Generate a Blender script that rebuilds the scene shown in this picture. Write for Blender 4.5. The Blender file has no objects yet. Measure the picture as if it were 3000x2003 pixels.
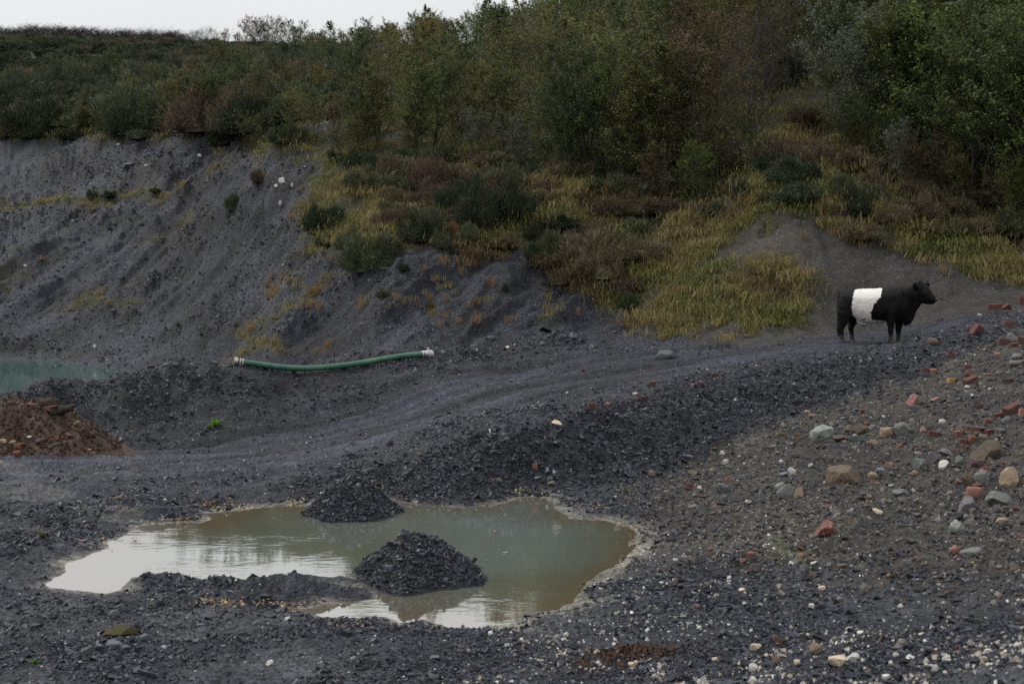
import bpy, bmesh, math, random
import numpy as np
from mathutils import Vector, Matrix, Euler

SC = bpy.context.scene
COL = SC.collection
rng = np.random.default_rng(7)
R = random.Random(11)

# ------------------------------------------------------------------ camera, sky, sun, exposure
CAM_Z, FPX, TH = 3.0, 3750.0, math.radians(3.53)
CT, ST = math.cos(TH), math.sin(TH)
cam_data = bpy.data.cameras.new('camera')
cam = bpy.data.objects.new('camera', cam_data)
COL.objects.link(cam)
cam.location = (0, 0, CAM_Z)
cam.rotation_euler = (math.pi / 2 - TH, 0, 0)
cam_data.lens = 45.0
cam_data.sensor_width = 36.0
cam_data.clip_start = 0.1
cam_data.clip_end = 3000.0
cam_data.dof.use_dof = True
cam_data.dof.focus_distance = 23.0
cam_data.dof.aperture_fstop = 4.0
SC.camera = cam

SUN_EL, SUN_AZ = math.radians(46), math.radians(-62)     # azimuth measured from +Y towards +X
world = bpy.data.worlds.new('World')
SC.world = world
world.use_nodes = True
wn, wl = world.node_tree.nodes, world.node_tree.links
wn.clear()
w_out = wn.new('ShaderNodeOutputWorld')
w_bg = wn.new('ShaderNodeBackground')
w_bg.inputs['Strength'].default_value = 0.1
w_sky = wn.new('ShaderNodeTexSky')
w_sky.sky_type = 'NISHITA'
w_sky.sun_disc = False
w_sky.sun_elevation = SUN_EL
w_sky.sun_rotation = SUN_AZ
w_sky.dust_density = 4.0
w_hs = wn.new('ShaderNodeHueSaturation')
w_hs.inputs['Saturation'].default_value = 0.25
wl.new(w_sky.outputs[0], w_hs.inputs['Color'])
# cloud deck of an overcast day: the standard (1 + 2 sin e) / 3 luminance, with soft lumps
w_tc = wn.new('ShaderNodeTexCoord')
w_sep = wn.new('ShaderNodeSeparateXYZ')
wl.new(w_tc.outputs['Generated'], w_sep.inputs[0])
w_cl = wn.new('ShaderNodeClamp')
wl.new(w_sep.outputs['Z'], w_cl.inputs[0])
w_ma = wn.new('ShaderNodeMath'); w_ma.operation = 'MULTIPLY_ADD'
w_ma.inputs[1].default_value = 10.5
w_ma.inputs[2].default_value = 6.7
wl.new(w_cl.outputs[0], w_ma.inputs[0])
w_no = wn.new('ShaderNodeTexNoise')
w_no.inputs['Scale'].default_value = 2.2
w_no.inputs['Detail'].default_value = 4
wl.new(w_tc.outputs['Generated'], w_no.inputs['Vector'])
w_mr = wn.new('ShaderNodeMapRange')
w_mr.inputs['To Min'].default_value = 0.92
w_mr.inputs['To Max'].default_value = 1.08
wl.new(w_no.outputs[0], w_mr.inputs[0])
w_mu = wn.new('ShaderNodeMath'); w_mu.operation = 'MULTIPLY'
wl.new(w_ma.outputs[0], w_mu.inputs[0]); wl.new(w_mr.outputs[0], w_mu.inputs[1])
w_cc = wn.new('ShaderNodeCombineColor')
for i, k in enumerate((0.985, 1.0, 1.01)):
    m = wn.new('ShaderNodeMath'); m.operation = 'MULTIPLY'
    m.inputs[1].default_value = k
    wl.new(w_mu.outputs[0], m.inputs[0]); wl.new(m.outputs[0], w_cc.inputs[i])
w_mix = wn.new('ShaderNodeMix'); w_mix.data_type = 'RGBA'
w_mix.inputs['Factor'].default_value = 0.85
wl.new(w_hs.outputs[0], w_mix.inputs['A']); wl.new(w_cc.outputs[0], w_mix.inputs['B'])
wl.new(w_mix.outputs['Result'], w_bg.inputs['Color'])
wl.new(w_bg.outputs[0], w_out.inputs[0])

sun_data = bpy.data.lights.new('sun', 'SUN')
sun_data.energy = 1.5
sun_data.angle = math.radians(16)
sun_data.color = (1.0, 0.96, 0.9)
sun = bpy.data.objects.new('sun', sun_data)
COL.objects.link(sun)
_sd = Vector((math.sin(SUN_AZ) * math.cos(SUN_EL), math.cos(SUN_AZ) * math.cos(SUN_EL), math.sin(SUN_EL)))
sun.rotation_euler = _sd.to_track_quat('Z', 'Y').to_euler()
sun.location = (0, 0, 60)

SC.view_settings.view_transform = 'Standard'
SC.view_settings.look = 'None'
SC.view_settings.exposure = 0.03
SC.view_settings.gamma = 1.0
SC.view_settings.use_curve_mapping = False
SC.cycles.max_bounces = 5
SC.cycles.diffuse_bounces = 3
SC.cycles.glossy_bounces = 3
SC.cycles.transparent_max_bounces = 8
SC.cycles.use_denoising = False

# ------------------------------------------------------------------ maths helpers
def ray(u, v):
    xc = (np.asarray(u, float) - 1500) / FPX
    yc = (1001.5 - np.asarray(v, float)) / FPX
    return xc, CT + yc * ST, -ST + yc * CT

def P(u, v, y):                       # point of the photograph at a known distance
    dx, dy, dz = ray(u, v)
    t = y / dy
    return np.array([dx * t, y + 0 * t, CAM_Z + dz * t])

def on_level(u, v, z):                # point of the photograph lying on a level plane
    dx, dy, dz = ray(u, v)
    t = (z - CAM_Z) / dz
    return np.array([dx * t, dy * t, z + 0 * t])

def project(x, y, z):
    dz = z - CAM_Z
    f = np.maximum(y * CT - dz * ST, 1e-3)
    up = y * ST + dz * CT
    return 1500 + FPX * x / f, 1001.5 - FPX * up / f

def _h(ix, iy, s):
    a = (ix.astype(np.int64) * 374761393 + iy.astype(np.int64) * 668265263 + s * 1442695041) & 0xFFFFFFFF
    a = ((a ^ (a >> 13)) * 1274126177) & 0xFFFFFFFF
    return (a ^ (a >> 16)) & 0xFFFFFFFF

def pnoise(x, y, s=0):
    x = np.asarray(x, float); y = np.asarray(y, float)
    ix, iy = np.floor(x), np.floor(y)
    fx, fy = x - ix, y - iy
    ux, uy = fx * fx * fx * (fx * (fx * 6 - 15) + 10), fy * fy * fy * (fy * (fy * 6 - 15) + 10)
    def g(ox, oy):
        a = _h(ix + ox, iy + oy, s) * (2 * math.pi / 4294967296.0)
        return np.cos(a) * (fx - ox) + np.sin(a) * (fy - oy)
    a = g(0, 0); b = g(1, 0); c = g(0, 1); d = g(1, 1)
    return 1.5 * ((a + (b - a) * ux) * (1 - uy) + (c + (d - c) * ux) * uy)

def fbm(x, y, o=4, s=0, gain=0.5):
    t = 0; a = 1.0
    for k in range(o):
        t = t + a * pnoise(x * 2 ** k + 17.3 * k, y * 2 ** k - 9.1 * k, s + k)
        a *= gain
    return t

def sstep(a, b, x):
    t = np.clip((x - a) / (b - a), 0, 1)
    return t * t * (3 - 2 * t)

def poly_sd(px, py, poly):            # signed distance, negative inside
    poly = np.asarray(poly, float)
    d = np.full(px.shape, 1e18); ins = np.zeros(px.shape, bool)
    n = len(poly)
    for i in range(n):
        ax, ay = poly[i]; bx, by = poly[(i + 1) % n]
        ex, ey = bx - ax, by - ay
        wx, wy = px - ax, py - ay
        t = np.clip((wx * ex + wy * ey) / max(ex * ex + ey * ey, 1e-12), 0, 1)
        d = np.minimum(d, (wx - ex * t) ** 2 + (wy - ey * t) ** 2)
        c = ((ay > py) != (by > py)) & (px < (bx - ax) * (py - ay) / ((by - ay) if by != ay else 1e-12) + ax)
        ins ^= c
    d = np.sqrt(d)
    return np.where(ins, -d, d)

def stroke_d(px, py, line):           # distance to a polyline
    d = np.full(px.shape, 1e18)
    for (ax, ay), (bx, by) in zip(line[:-1], line[1:]):
        ex, ey = bx - ax, by - ay
        wx, wy = px - ax, py - ay
        t = np.clip((wx * ex + wy * ey) / max(ex * ex + ey * ey, 1e-12), 0, 1)
        d = np.minimum(d, (wx - ex * t) ** 2 + (wy - ey * t) ** 2)
    return np.sqrt(d)

# ------------------------------------------------------------------ terrain: surveyed points (u, v, distance)
CTRL = [
 # near floor
 (0,2003,9.0),(500,2003,8.9),(1000,2003,8.9),(1500,2003,8.6),(2000,2003,8.1),(2500,2003,7.3),(3000,2003,6.5),(-500,2003,9.2),(3500,2003,5.8),
 (0,1700,11.7),(0,1540,13.4),(0,1480,15.0),(0,1400,17.2),(0,1350,18.4),(-600,1500,14.5),(-600,1700,11.5),(-600,1350,18.5),
 (200,1600,12.9),(100,1500,14.5),(300,1490,14.6),(600,1470,15.5),(600,1420,16.5),(500,1850,10.2),(1000,1900,9.7),(1500,1900,9.6),
 (2000,1500,14.8),(2000,1700,11.5),(2500,1750,10.0),(3000,1750,8.5),(2500,1500,13.2),(3000,1500,12.0),(3600,1600,9.3),
 # track
 (500,1350,18.4),(1000,1290,19.6),(1000,1385,17.3),(1250,1235,20.5),(1500,1200,21.4),(1500,1150,23.9),(2000,1085,25.6),(2000,1040,29.0),(2450,1004,28.9),(2550,1002,29.0),(2640,999,29.0),(2500,968,32.0),
 (2700,965,29.5),(3000,915,29.0),
 # crest and foot of the shale bank below the track
 (1250,1325,17.7),(1500,1260,17.5),(1500,1440,16.0),(1700,1210,18.8),(1700,1425,16.8),(2000,1125,21.0),(2000,1375,18.0),(2200,1090,22.2),(2200,1270,19.2),
 (2400,1048,23.6),(2400,1190,20.2),(2600,1030,24.4),(2700,1008,25.0),(2700,1110,21.8),(2900,945,26.4),(2900,1000,24.0),(3000,925,27.0),
 # rubble slope
 (2400,1265,18.2),(2700,1250,17.2),(3000,1250,16.0),(3000,1050,21.0),(2200,1400,16.2),(2700,1400,14.9),(3500,1200,14.5),(3500,1000,19.0),(3500,900,25.0),
 # berm: foot, crest, back
 (350,1275,22.1),(150,1270,22.2),(500,1250,23.3),(850,1190,24.6),(1100,1160,25.3),(1500,1095,27.0),
 (-500,1185,23.0),(0,1165,24.0),(200,1120,24.5),(500,1086,25.0),(700,1071,25.5),(770,1081,25.6),(860,1092,25.8),(905,1092,25.9),(980,1086,26.1),(1070,1074,26.6),(1156,1057,27.1),(1246,1047,27.6),
 (1400,1035,28.5),(1600,1020,29.5),
 # toe of the slopes behind
 (700,1032,43.0),(850,1030,41.0),(1000,1030,39.0),(1300,1005,37.5),(1500,990,38.0),(1700,965,38.4),(1850,940,38.0),(2000,955,36.5),(2250,965,34.0),(2500,955,34.5),(2750,928,33.0),(3000,880,34.0),(3600,820,33.0),
 # dark shale slope, centre
 (1000,790,43.6),(1250,740,42.2),(1500,735,42.2),(1600,800,41.3),(1800,800,41.0),
 (1000,600,49.0),(900,680,48.5),(1000,500,54.5),(760,870,47.5),(600,700,53.5),(600,900,49.0),
 # far face: toe, bench, rim
 (-800,1046,54.5),(0,1046,54.2),(200,1056,52.6),(330,1078,48.6),(500,1050,46.0),
 (-800,600,66.0),(0,598,66.0),(200,590,64.8),(450,572,60.5),(600,510,60.0),(0,575,68.5),(200,566,67.4),(450,545,63.0),
 (-800,410,74.5),(0,410,74.5),(300,412,71.0),(600,400,63.5),(780,445,60.0),(870,470,57.5),
 # hill
 (-800,265,110),(0,265,108),(400,265,100),(700,260,92),(-800,150,200),(0,150,200),(400,150,190),(600,146,170),(800,145,150),
 (1000,380,65),(1000,250,86),(1000,160,130),(1200,450,56),(1400,580,48.5),(1400,450,55),(1440,335,66),(1400,170,92),(1700,540,46),
 (2000,800,39.6),(2000,600,44),(2000,450,50),(2000,300,58),(2000,100,76),(2330,650,38.5),(2330,450,44),(2330,250,53),
 (2600,700,38.0),(2600,500,43),(2600,250,52),(3000,790,37.0),(3000,600,41),(3000,350,48),(3000,100,58),(3600,700,36),(3600,300,46),(2600,0,70),(3300,0,64),(2000,-60,100),(1500,120,125),
]
CTRL = [(u, v, y * 1.175) if (u <= 700 and y > 45) or (u < 900 and y > 80) else (u, v, y) for (u, v, y) in CTRL]   # the far side of the pit
_c = np.array([P(*c) for c in CTRL])
_extra = np.array([                      # hidden hollows and the ground underfoot: x, y, z
 (0, 1.0, 1.42), (-2, 2.5, 1.2), (2.5, 2.5, 1.6), (0, 4, 0.95), (-3, 5, 0.6), (3, 5, 1.1), (0, 6.5, .4),
 (-10.5, 29, -1.9), (-7, 28.5, -1.5), (-15, 28.5, -1.9), (-10, 36, -2.2), (-14, 48, -2.2), (-20, 36, -2.2), (-5.5, 29.5, -.5), (-3.5, 33, 0.2), (-1.0, 33, 0.5), (2, 33, .75),
 (-6.5, 40, -1.1), (0, 160, 27), (40, 140, 36), (-40, 320, 40), (120, 300, 42), (-160, 330, 40), (0, 400, 42)])
_c = np.vstack([_c, _extra])

def warp(x, y):
    r = np.hypot(x, y)
    return np.clip(np.arctan2(x, y), -1.0, 1.0) * 1.5, np.log(np.maximum(r, .5))

_wx, _wy = warp(_c[:, 0], _c[:, 1])
def _k(d2): return np.where(d2 > 1e-14, d2 * np.log(np.maximum(d2, 1e-14)), 0.0)
_n = len(_c)
_A = np.zeros((_n + 3, _n + 3))
_A[:_n, :_n] = _k((_wx[:, None] - _wx) ** 2 + (_wy[:, None] - _wy) ** 2) + np.eye(_n) * 2e-5
_A[:_n, _n] = 1; _A[:_n, _n + 1] = _wx; _A[:_n, _n + 2] = _wy
_A[_n:, :_n] = _A[:_n, _n:].T
_wt = np.linalg.solve(_A, np.concatenate([_c[:, 2], np.zeros(3)]))

def tps(x, y):
    a, b = warp(x, y)
    out = np.empty(a.shape)
    f, fa, fb = out.reshape(-1), a.reshape(-1), b.reshape(-1)
    for i in range(0, f.size, 60000):
        s = slice(i, i + 60000)
        K = _k((fa[s, None] - _wx) ** 2 + (fb[s, None] - _wy) ** 2)
        f[s] = K @ _wt[:_n] + _wt[_n] + _wt[_n + 1] * fa[s] + _wt[_n + 2] * fb[s]
    r = np.hypot(x, y); ph = np.abs(np.arctan2(x, y))
    out = np.clip(out, -2.6, 52)
    out = out + (40 - out) * sstep(230, 420, r)
    back = 1.4 + 0.0 * r
    out = out + (back - out) * sstep(1.0, 2.2, ph)
    return out

# water outlines, traced and laid on their own level
PUD = [(134,1718),(165,1691),(196,1674),(196,1649),(232,1635),(304,1606),(319,1584),(370,1562),(411,1540),(495,1533),(594,1531),(616,1522),(585,1508),(647,1499),(750,1490),(861,1481),
 (893,1484),(985,1468),(1050,1456),(1111,1452),(1192,1473),(1260,1483),(1353,1487),(1430,1483),(1520,1460),(1600,1457),(1618,1475),(1650,1504),(1670,1520),(1781,1526),(1839,1546),(1868,1566),(1840,1585),
 (1857,1606),(1830,1630),(1820,1645),(1745,1685),(1705,1720),(1690,1760),(1612,1787),(1536,1798),(1491,1832),(1402,1838),(1312,1832),(1241,1818),(1170,1823),(1138,1805),(1058,1807),(955,1805),(880,1790),(830,1784),
 (900,1779),(960,1770),(1020,1762),(1085,1744),(1092,1732),(1000,1718),(804,1716),(640,1712),(603,1704),(536,1694),(437,1690),(400,1692),(386,1706),(370,1727),(308,1735),(214,1727)]
PUDW = on_level(np.array([p[0] for p in PUD]), np.array([p[1] for p in PUD]), 0.0)[:2].T
POND_Z = -1.7
_pf = on_level(np.array([-1500, -700, 0, 150, 250, 330, 385]), np.array([1046, 1047, 1048, 1052, 1068, 1079, 1085]), POND_Z)[:2].T
PONDW = np.vstack([_pf, [(-12.2, 48), (-9.2, 40), (-8.2, 35), (-8.8, 31.5), (-10.5, 29.2), (-14, 28.0), (-24, 27.5), (-45, 30)]])

COW_Y = 29.0
COW_XY = np.array([(2551 - 1500) / FPX * COW_Y, COW_Y])

BENCH = [(-200,608),(0,604),(120,594),(300,590),(450,574),(560,546)]
GRASS_HILL = [(-900,404),(0,404),(130,402),(300,410),(420,404),(560,400),(640,402),(700,430),(780,440),(880,460),(950,490),(905,560),(880,640),(905,720),(960,760),(1010,780),(1110,745),(1180,735),(1300,728),(1500,730),(1560,765),(1610,800),(1690,850),(1790,900),(1840,945),(1870,960),(1990,960),
 (2210,958),(2330,955),(2370,900),(2372,800),(2300,745),(2200,760),(2080,790),(2030,800),(2080,740),(2150,690),(2230,660),(2300,640),(2400,640),(2520,680),(2640,760),(2760,785),(2880,800),(3000,810),(4200,800),(4200,-900),(-900,-900)]
WOOD = [(-900,-900),(-900,60),(480,100),(560,250),(520,395),(780,390),(930,440),(1060,440),(1220,462),(1330,430),(1400,440),(1500,480),(1720,530),(1900,560),(2100,560),(2200,470),(2290,330),(2400,330),(2480,430),(2640,540),(2850,600),(3000,640),(4200,700),(4200,-900)]
PATCHES = [([(620,400),(640,430),(625,460)],14,.9),([(870,470),(820,520),(780,545)],16,.9),([(620,500),(700,450),(760,445)],20,.8),([(480,690),(520,650),(560,620)],16,.85),([(390,720),(440,690)],14,.6),
 ([(170,900),(240,880),(300,850)],26,.75),([(260,900),(330,890),(390,880)],18,.55),([(0,798),(90,800)],16,.9),([(20,720),(90,725)],14,.7),([(690,1020),(720,985),(760,975)],16,.9),([(760,985),(840,1012),(900,1015),(960,1030)],13,.8),
 ([(790,850),(830,825),(870,815)],20,.95),([(860,880),(900,850),(960,800)],20,.7),([(710,950),(790,930),(820,900)],16,.6),([(1850,960),(2000,975),(2200,970)],10,.5),([(1250,870),(1270,900)],16,.7),([(1600,860),(1640,900),(1600,940)],18,.5),
 ([(2040,930),(2150,920),(2330,930)],16,.8),([(0,830),(20,850)],14,.5)]

HOSE = [(700,1059,25.5),(735,1064,25.52),(769,1069,25.6),(815,1075,25.7),(860,1079.5,25.8),(903,1080,25.9),(978,1074,26.1),(1067,1063,26.6),(1110,1054,26.85),(1156.6,1045.5,27.1),(1200,1040,27.35),(1246,1036.6,27.6)]
HOSE_XY = [tuple(P(*p)[:2]) for p in HOSE]
CRAGS = [([(540,700),(620,655),(740,650)], 34), ([(690,740),(800,700),(960,610)], 22), ([(880,640),(1000,575)], 22), ([(760,830),(860,770),(930,730)], 26), ([(600,970),(700,900),(800,820)], 24), ([(830,960),(960,850),(1010,830)], 26), ([(160,490),(300,505),(420,500),(560,515)], 34), ([(380,440),(480,470)], 20),
 ([(-50,640),(150,640),(300,650),(420,650)], 22), ([(0,730),(180,735)], 22), ([(-50,1005),(120,1010),(330,1050)], 22), ([(330,940),(420,930)], 12), ([(620,640),(700,580),(820,540)], 12), ([(1180,1000),(1300,960)], 16), ([(1050,860),(1130,820)], 14), ([(450,600),(600,560),(700,500)], 12), ([(420,860),(600,740)], 9), ([(480,1000),(620,900),(720,800)], 9)]
def terrain(x, y):
    """returns height and the masks that colour it"""
    z0 = tps(x, y)
    u, v = project(x, y, z0)
    front = (y > 0.5)
    far = front & (y > 31)
    n1 = fbm(x * .35, y * .35, 4, 3)
    n2 = fbm(x * 1.3, y * 1.3, 4, 20)
    # puddle and pond
    sdp = np.full(x.shape, 9.0)
    m = (y > 8) & (y < 19) & (np.abs(x) < 9)
    sdp[m] = poly_sd(x[m], y[m], PUDW) + .05 * pnoise(x[m] * 3.1, y[m] * 3.1, 5) + .025 * pnoise(x[m] * 9, y[m] * 9, 6)
    sdq = np.full(x.shape, 9.0)
    m = (y > 20) & (y < 74) & (x < 2)
    sdq[m] = poly_sd(x[m], y[m], PONDW) + .25 * pnoise(x[m] * .8, y[m] * .8, 8)
    # masks
    ju, jv = 26 * pnoise(u * .018, v * .018, 31) + 12 * pnoise(u * .06, v * .06, 32), 22 * pnoise(u * .02, v * .02, 33) + 10 * pnoise(u * .07, v * .07, 34)
    grass = np.zeros(x.shape); wood = np.zeros(x.shape)
    m = far
    grass[m] = 1 - sstep(-22, 20, poly_sd(u[m] + 1.3 * ju[m], v[m] + 1.3 * jv[m], GRASS_HILL) + 30 * n2[m] * sstep(1000, 1400, u[m]))
    wood[m] = 1 - sstep(-30, 30, poly_sd(u[m] + ju[m], v[m] + jv[m], WOOD))
    grass = np.where(far & (y > 90), 1.0, grass)
    full = grass.copy()
    for line, wd, amt in PATCHES:
        mm = m & (u > min(p[0] for p in line) - 80) & (u < max(p[0] for p in line) + 80) & (v > min(p[1] for p in line) - 80) & (v < max(p[1] for p in line) + 80)
        if mm.any():
            g = amt * (1 - sstep(wd * .2, wd * 1.5, stroke_d(u[mm] + ju[mm] * .7, v[mm] + jv[mm] * .7, line)))
            grass[mm] = np.maximum(grass[mm], g * (.55 + .45 * np.clip(n2[mm] + .4, 0, 1)))
    bd = np.full(x.shape, 1e3)
    bd[m] = stroke_d(u[m] + ju[m] * .3, v[m] + jv[m] * .3, BENCH)
    grass = np.maximum(grass, 1.0 * (1 - sstep(6, 15, bd)) * far)
    bank = np.zeros(x.shape)                                   # bare earth of the cutting behind the animal
    m = front & (y > 31.5) & (u > 1980)
    bank[m] = sstep(-60, 40, u[m] - 2040) * (1 - full[m])
    crest = np.interp(u, [900, 1250, 1500, 1700, 2000, 2200, 2400, 2700, 2900, 3000, 3300], [1400, 1325, 1260, 1210, 1125, 1090, 1052, 1008, 955, 925, 860])
    foot = np.interp(u, [900, 1250, 1500, 1700, 1900, 2000, 2200, 2400, 2700, 2900, 3000, 3300], [1460, 1465, 1440, 1425, 1400, 1375, 1270, 1190, 1105, 1000, 950, 880])
    near = front & (y < 30)
    shale = np.where(near & (u > 850), sstep(-14, 16, v + jv * .5 - crest) * (1 - sstep(-22, 18, v + jv * .9 - foot)), 0)
    rub = np.where(near & (v > foot - 30), sstep(-20, 20, v + jv * .8 - foot) * sstep(1700, 2000, u + ju * 2 + (v - 1500) * .35) * (1 - sstep(1560, 1800, v - (u - 2400) * .10 + 3 * jv)), 0)
    # track: from the wet flats by the earth heap up past the animal
    tn = (x + 6.8) * .64 * -1 + (y - 16.8) * .77               # signed offset across the track
    track = np.where(near, sstep(-2.8, -1.2, tn) * (1 - sstep(3.4, 4.9, tn)) * (1 - shale) * (1 - rub), 0)
    track = np.where((y > 14) & (y < 34), track, 0) * sstep(13.5, 15.5, y)
    # relief
    s_al, s_ac = x * .77 + y * .64, -x * .64 + y * .77
    wob = .25 * pnoise(s_al * .3, s_ac * .3, 55)
    rut = .030 * pnoise(s_al * .10, (s_ac + wob) * 2.1, 41) + .020 * pnoise(s_al * .25, (s_ac + wob) * 4.3, 42) + .05 * pnoise(s_al * .06, s_ac * .8, 43)
    # beds of the shale dip down to the pond: along and across them on the face
    g_al, g_ac = x * .80 + z0 * .60, z0 * .80 - x * .60
    sw = .9 * pnoise(g_al * .12, g_ac * .35, 70) + .25 * n1
    streak = pnoise(g_al * .11, (g_ac + sw) * 1.15, 71) + .6 * pnoise(g_al * .22, (g_ac + sw) * 2.7, 72) + .35 * pnoise(g_al * .5, (g_ac + sw) * 6.0, 73)
    gully = -np.abs(pnoise(g_al * .055 + .2 * n1, (g_ac) * .42 + .35 * n1, 60)) * 1.1 + .36 * pnoise(g_al * .16, g_ac * 1.25 + .5 * n1, 61) + .17 * pnoise(g_al * .5, g_ac * 2.6, 62)
    q_ = g_ac * .52 + .8 * pnoise(g_al * .10, g_ac * .22, 64) + .3 * n1; fr = q_ - np.floor(q_)
    terr = (np.where(fr < .78, fr / .78, (1 - fr) / .22) - .5) * (.5 + pnoise(g_al * .12 + 5, g_ac * .15, 65)) * 1.6
    rr = np.hypot(x, y)
    face = np.where(far, (1 - full) * (1 - bank), 0)
    z = z0.copy()
    z += face * sstep(33, 42, y) * (.34 * gully + .34 * streak + .14 * terr + .08 * n2 + .35 * n1 + .09 * fbm(x * 1.9 + g_ac * .5, y * 1.9, 3, 210, .65)) * sstep(.0, 3.0, z0 + 1.2)
    z += np.where(far, full * (.35 * n1 * sstep(34, 50, y) + .12 * n2), 0)
    z += bank * (.10 * n2 + .15 * n1 + .10 * pnoise(x * 2.2, y * .4, 77))
    z += track * (rut * 2.6 - .05 * np.abs(pnoise(s_al * .14, (s_ac + wob) * 1.25, 44)) + .02 * n2 + .014 * fbm(x * 6, y * 6, 2, 46))
    fl = np.where(near, (1 - track), 0)
    z += fl * (.055 * n1 + .030 * n2 + .022 * fbm(x * 5, y * 5, 3, 90)) * sstep(1.5, 4, rr)
    z += shale * (.06 * n2 + .05 * fbm(x * 3.2, y * 3.2, 4, 95, .65))
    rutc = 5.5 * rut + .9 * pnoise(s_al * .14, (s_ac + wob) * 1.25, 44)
    bermm = np.where(near & (u < 1650), np.exp(-((tn - 6.0) / 1.7) ** 2) * sstep(19, 21, y), 0)
    z += np.where(near & (u < 640) & (y > 20), .09 * np.exp(-((tn - 6.25) / .6) ** 2), 0)
    z += bermm * (.10 * n1 + .09 * n2 + .12 * np.abs(fbm(x * 1.6, y * 1.6, 3, 97)) + .05 * fbm(x * 3.0, y * 3.0, 4, 96, .65))
    crag = np.zeros(x.shape)
    for line, wd in CRAGS:
        mm = far & (u > min(p[0] for p in line) - 90) & (u < max(p[0] for p in line) + 90) & (v > min(p[1] for p in line) - 90) & (v < max(p[1] for p in line) + 90)
        if mm.any():
            crag[mm] = np.maximum(crag[mm], np.exp(-(stroke_d(u[mm] + ju[mm] * .8, v[mm] + jv[mm] * .8, line) / wd) ** 2))
    crag *= face * np.clip(.8 + 1.2 * pnoise(g_al * .25, g_ac * 1.6, 68), 0, 1.3)
    z += crag * (.22 + .38 * np.abs(fbm(g_al * .45, g_ac * 3.2, 4, 69, .65)))
    # stand for the animal: same slope, no bumps
    wcow = 1 - sstep(1.2, 2.4, np.hypot((x - COW_XY[0]) / 1.2, (y - COW_XY[1])))
    z += (z0 - z) * wcow
    hd = np.full(x.shape, 9.0); mm = (y > 24) & (y < 30) & (np.abs(x) < 8)
    hd[mm] = stroke_d(x[mm], y[mm], HOSE_XY)
    z += (z0 - z) * (1 - sstep(.15, .7, hd))
    # spit and low bars in the puddle
    def ridge(pts, h, w):
        w_ = on_level(np.array([p[0] for p in pts]), np.array([p[1] for p in pts]), 0.0)[:2].T
        o = np.zeros(x.shape); mm = (y > 8) & (y < 18) & (np.abs(x) < 8)
        o[mm] = h * np.exp(-(stroke_d(x[mm], y[mm], w_) / w) ** 2)
        return o
    bars = ridge([(440, 1712), (560, 1716), (680, 1738), (860, 1752), (1040, 1748)], .12, .15) + ridge([(870, 1694), (960, 1699), (1060, 1706)], .09, .10) + ridge([(420, 1520), (520, 1517), (590, 1516)], .05, .1)
    sh = np.clip(sdp, -9, 9)
    zin = np.where(sh < 0, np.maximum(sh * .22, -.28), .11 * sh)
    wt = sstep(.05, 1.15, sh)
    zz = zin + (np.maximum(z, .05) - zin) * wt
    loc = (y > 8) & (y < 19) & (np.abs(x) < 9)
    z = np.where(loc, zz, z) + np.where(loc, bars * (1 + .8 * n2), 0)
    z += np.where(loc & (sh > 0), .02 * fbm(x * 7, y * 7, 3, 101) * sstep(0.02, .3, sh) , 0)
    # pond
    loc = (y > 20) & (y < 74) & (x < 2)
    zin = POND_Z + np.where(sdq < 0, np.maximum(sdq * .4, -.7), .28 * sdq)
    z = np.where(loc & (sdq < 3.0), zin + (np.maximum(z, POND_Z + .08) - zin) * sstep(.1, 2.2, sdq), z)
    z = np.where(loc & (sdq >= 3.0), np.maximum(z, POND_Z + .12), z)
    return z, dict(u=u, v=v, grass=grass, full=full, wood=wood, bank=bank, shale=shale, rub=rub, track=track, berm=bermm, face=face, sdp=sdp, sdq=sdq, n1=n1, n2=n2, near=near, far=far, gully=gully + .25 * terr, crag=crag, streak=streak, rutc=rutc, tn=tn, bars=np.where((y > 8) & (y < 19) & (np.abs(x) < 9), bars, 0))

_pc = np.concatenate([np.linspace(-math.pi, -.62, 26)[:-1], np.linspace(-.62, -.43, 26)[:-1], np.linspace(-.43, .43, 640), np.linspace(.43, .62, 26)[1:], np.linspace(.62, math.pi, 26)[1:]])
_rc = np.concatenate([np.geomspace(.35, 6.0, 30)[:-1], np.geomspace(6.0, 31.0, 470)[:-1], np.geomspace(31.0, 78.0, 400)[:-1], np.geomspace(78, 235, 130)[:-1], np.geomspace(235, 2200, 14)])
GX = np.sin(_pc)[None, :] * _rc[:, None]
GY = np.cos(_pc)[None, :] * _rc[:, None]
GZ, MK = terrain(GX, GY)
LR = np.log(_rc)

def samp(A, x, y):
    x = np.asarray(x, float); y = np.asarray(y, float)
    fi = np.interp(np.log(np.maximum(np.hypot(x, y), .36)), LR, np.arange(len(_rc)))
    fj = np.interp(np.arctan2(x, y), _pc, np.arange(len(_pc)))
    i = np.clip(fi.astype(int), 0, len(_rc) - 2); j = np.clip(fj.astype(int), 0, len(_pc) - 2)
    a, b = fi - i, fj - j
    return (A[i, j] * (1 - b) + A[i, j + 1] * b) * (1 - a) + (A[i + 1, j] * (1 - b) + A[i + 1, j + 1] * b) * a

def zat(x, y): return samp(GZ, x, y)

_march = np.geomspace(4, 240, 2600)
def hit(u, v, ymin=0):                # where the sight line through a pixel of the photograph meets the ground
    dx, dy, dz = (float(q) for q in ray(u, v))
    t = _march / dy
    zr = CAM_Z + dz * t
    zg = zat(dx * t, _march)
    k = np.where((zg >= zr) & (_march >= ymin))[0]
    if len(k) == 0: return None
    k = k[0]
    if k > 0:
        a, b = zr[k - 1] - zg[k - 1], zr[k] - zg[k]
        f = a / (a - b) if a != b else 0
        y = _march[k - 1] + (_march[k] - _march[k - 1]) * min(max(f, 0), 1)
    else: y = _march[0]
    return np.array([dx * y / dy, y, float(zat(dx * y / dy, y))])
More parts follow.
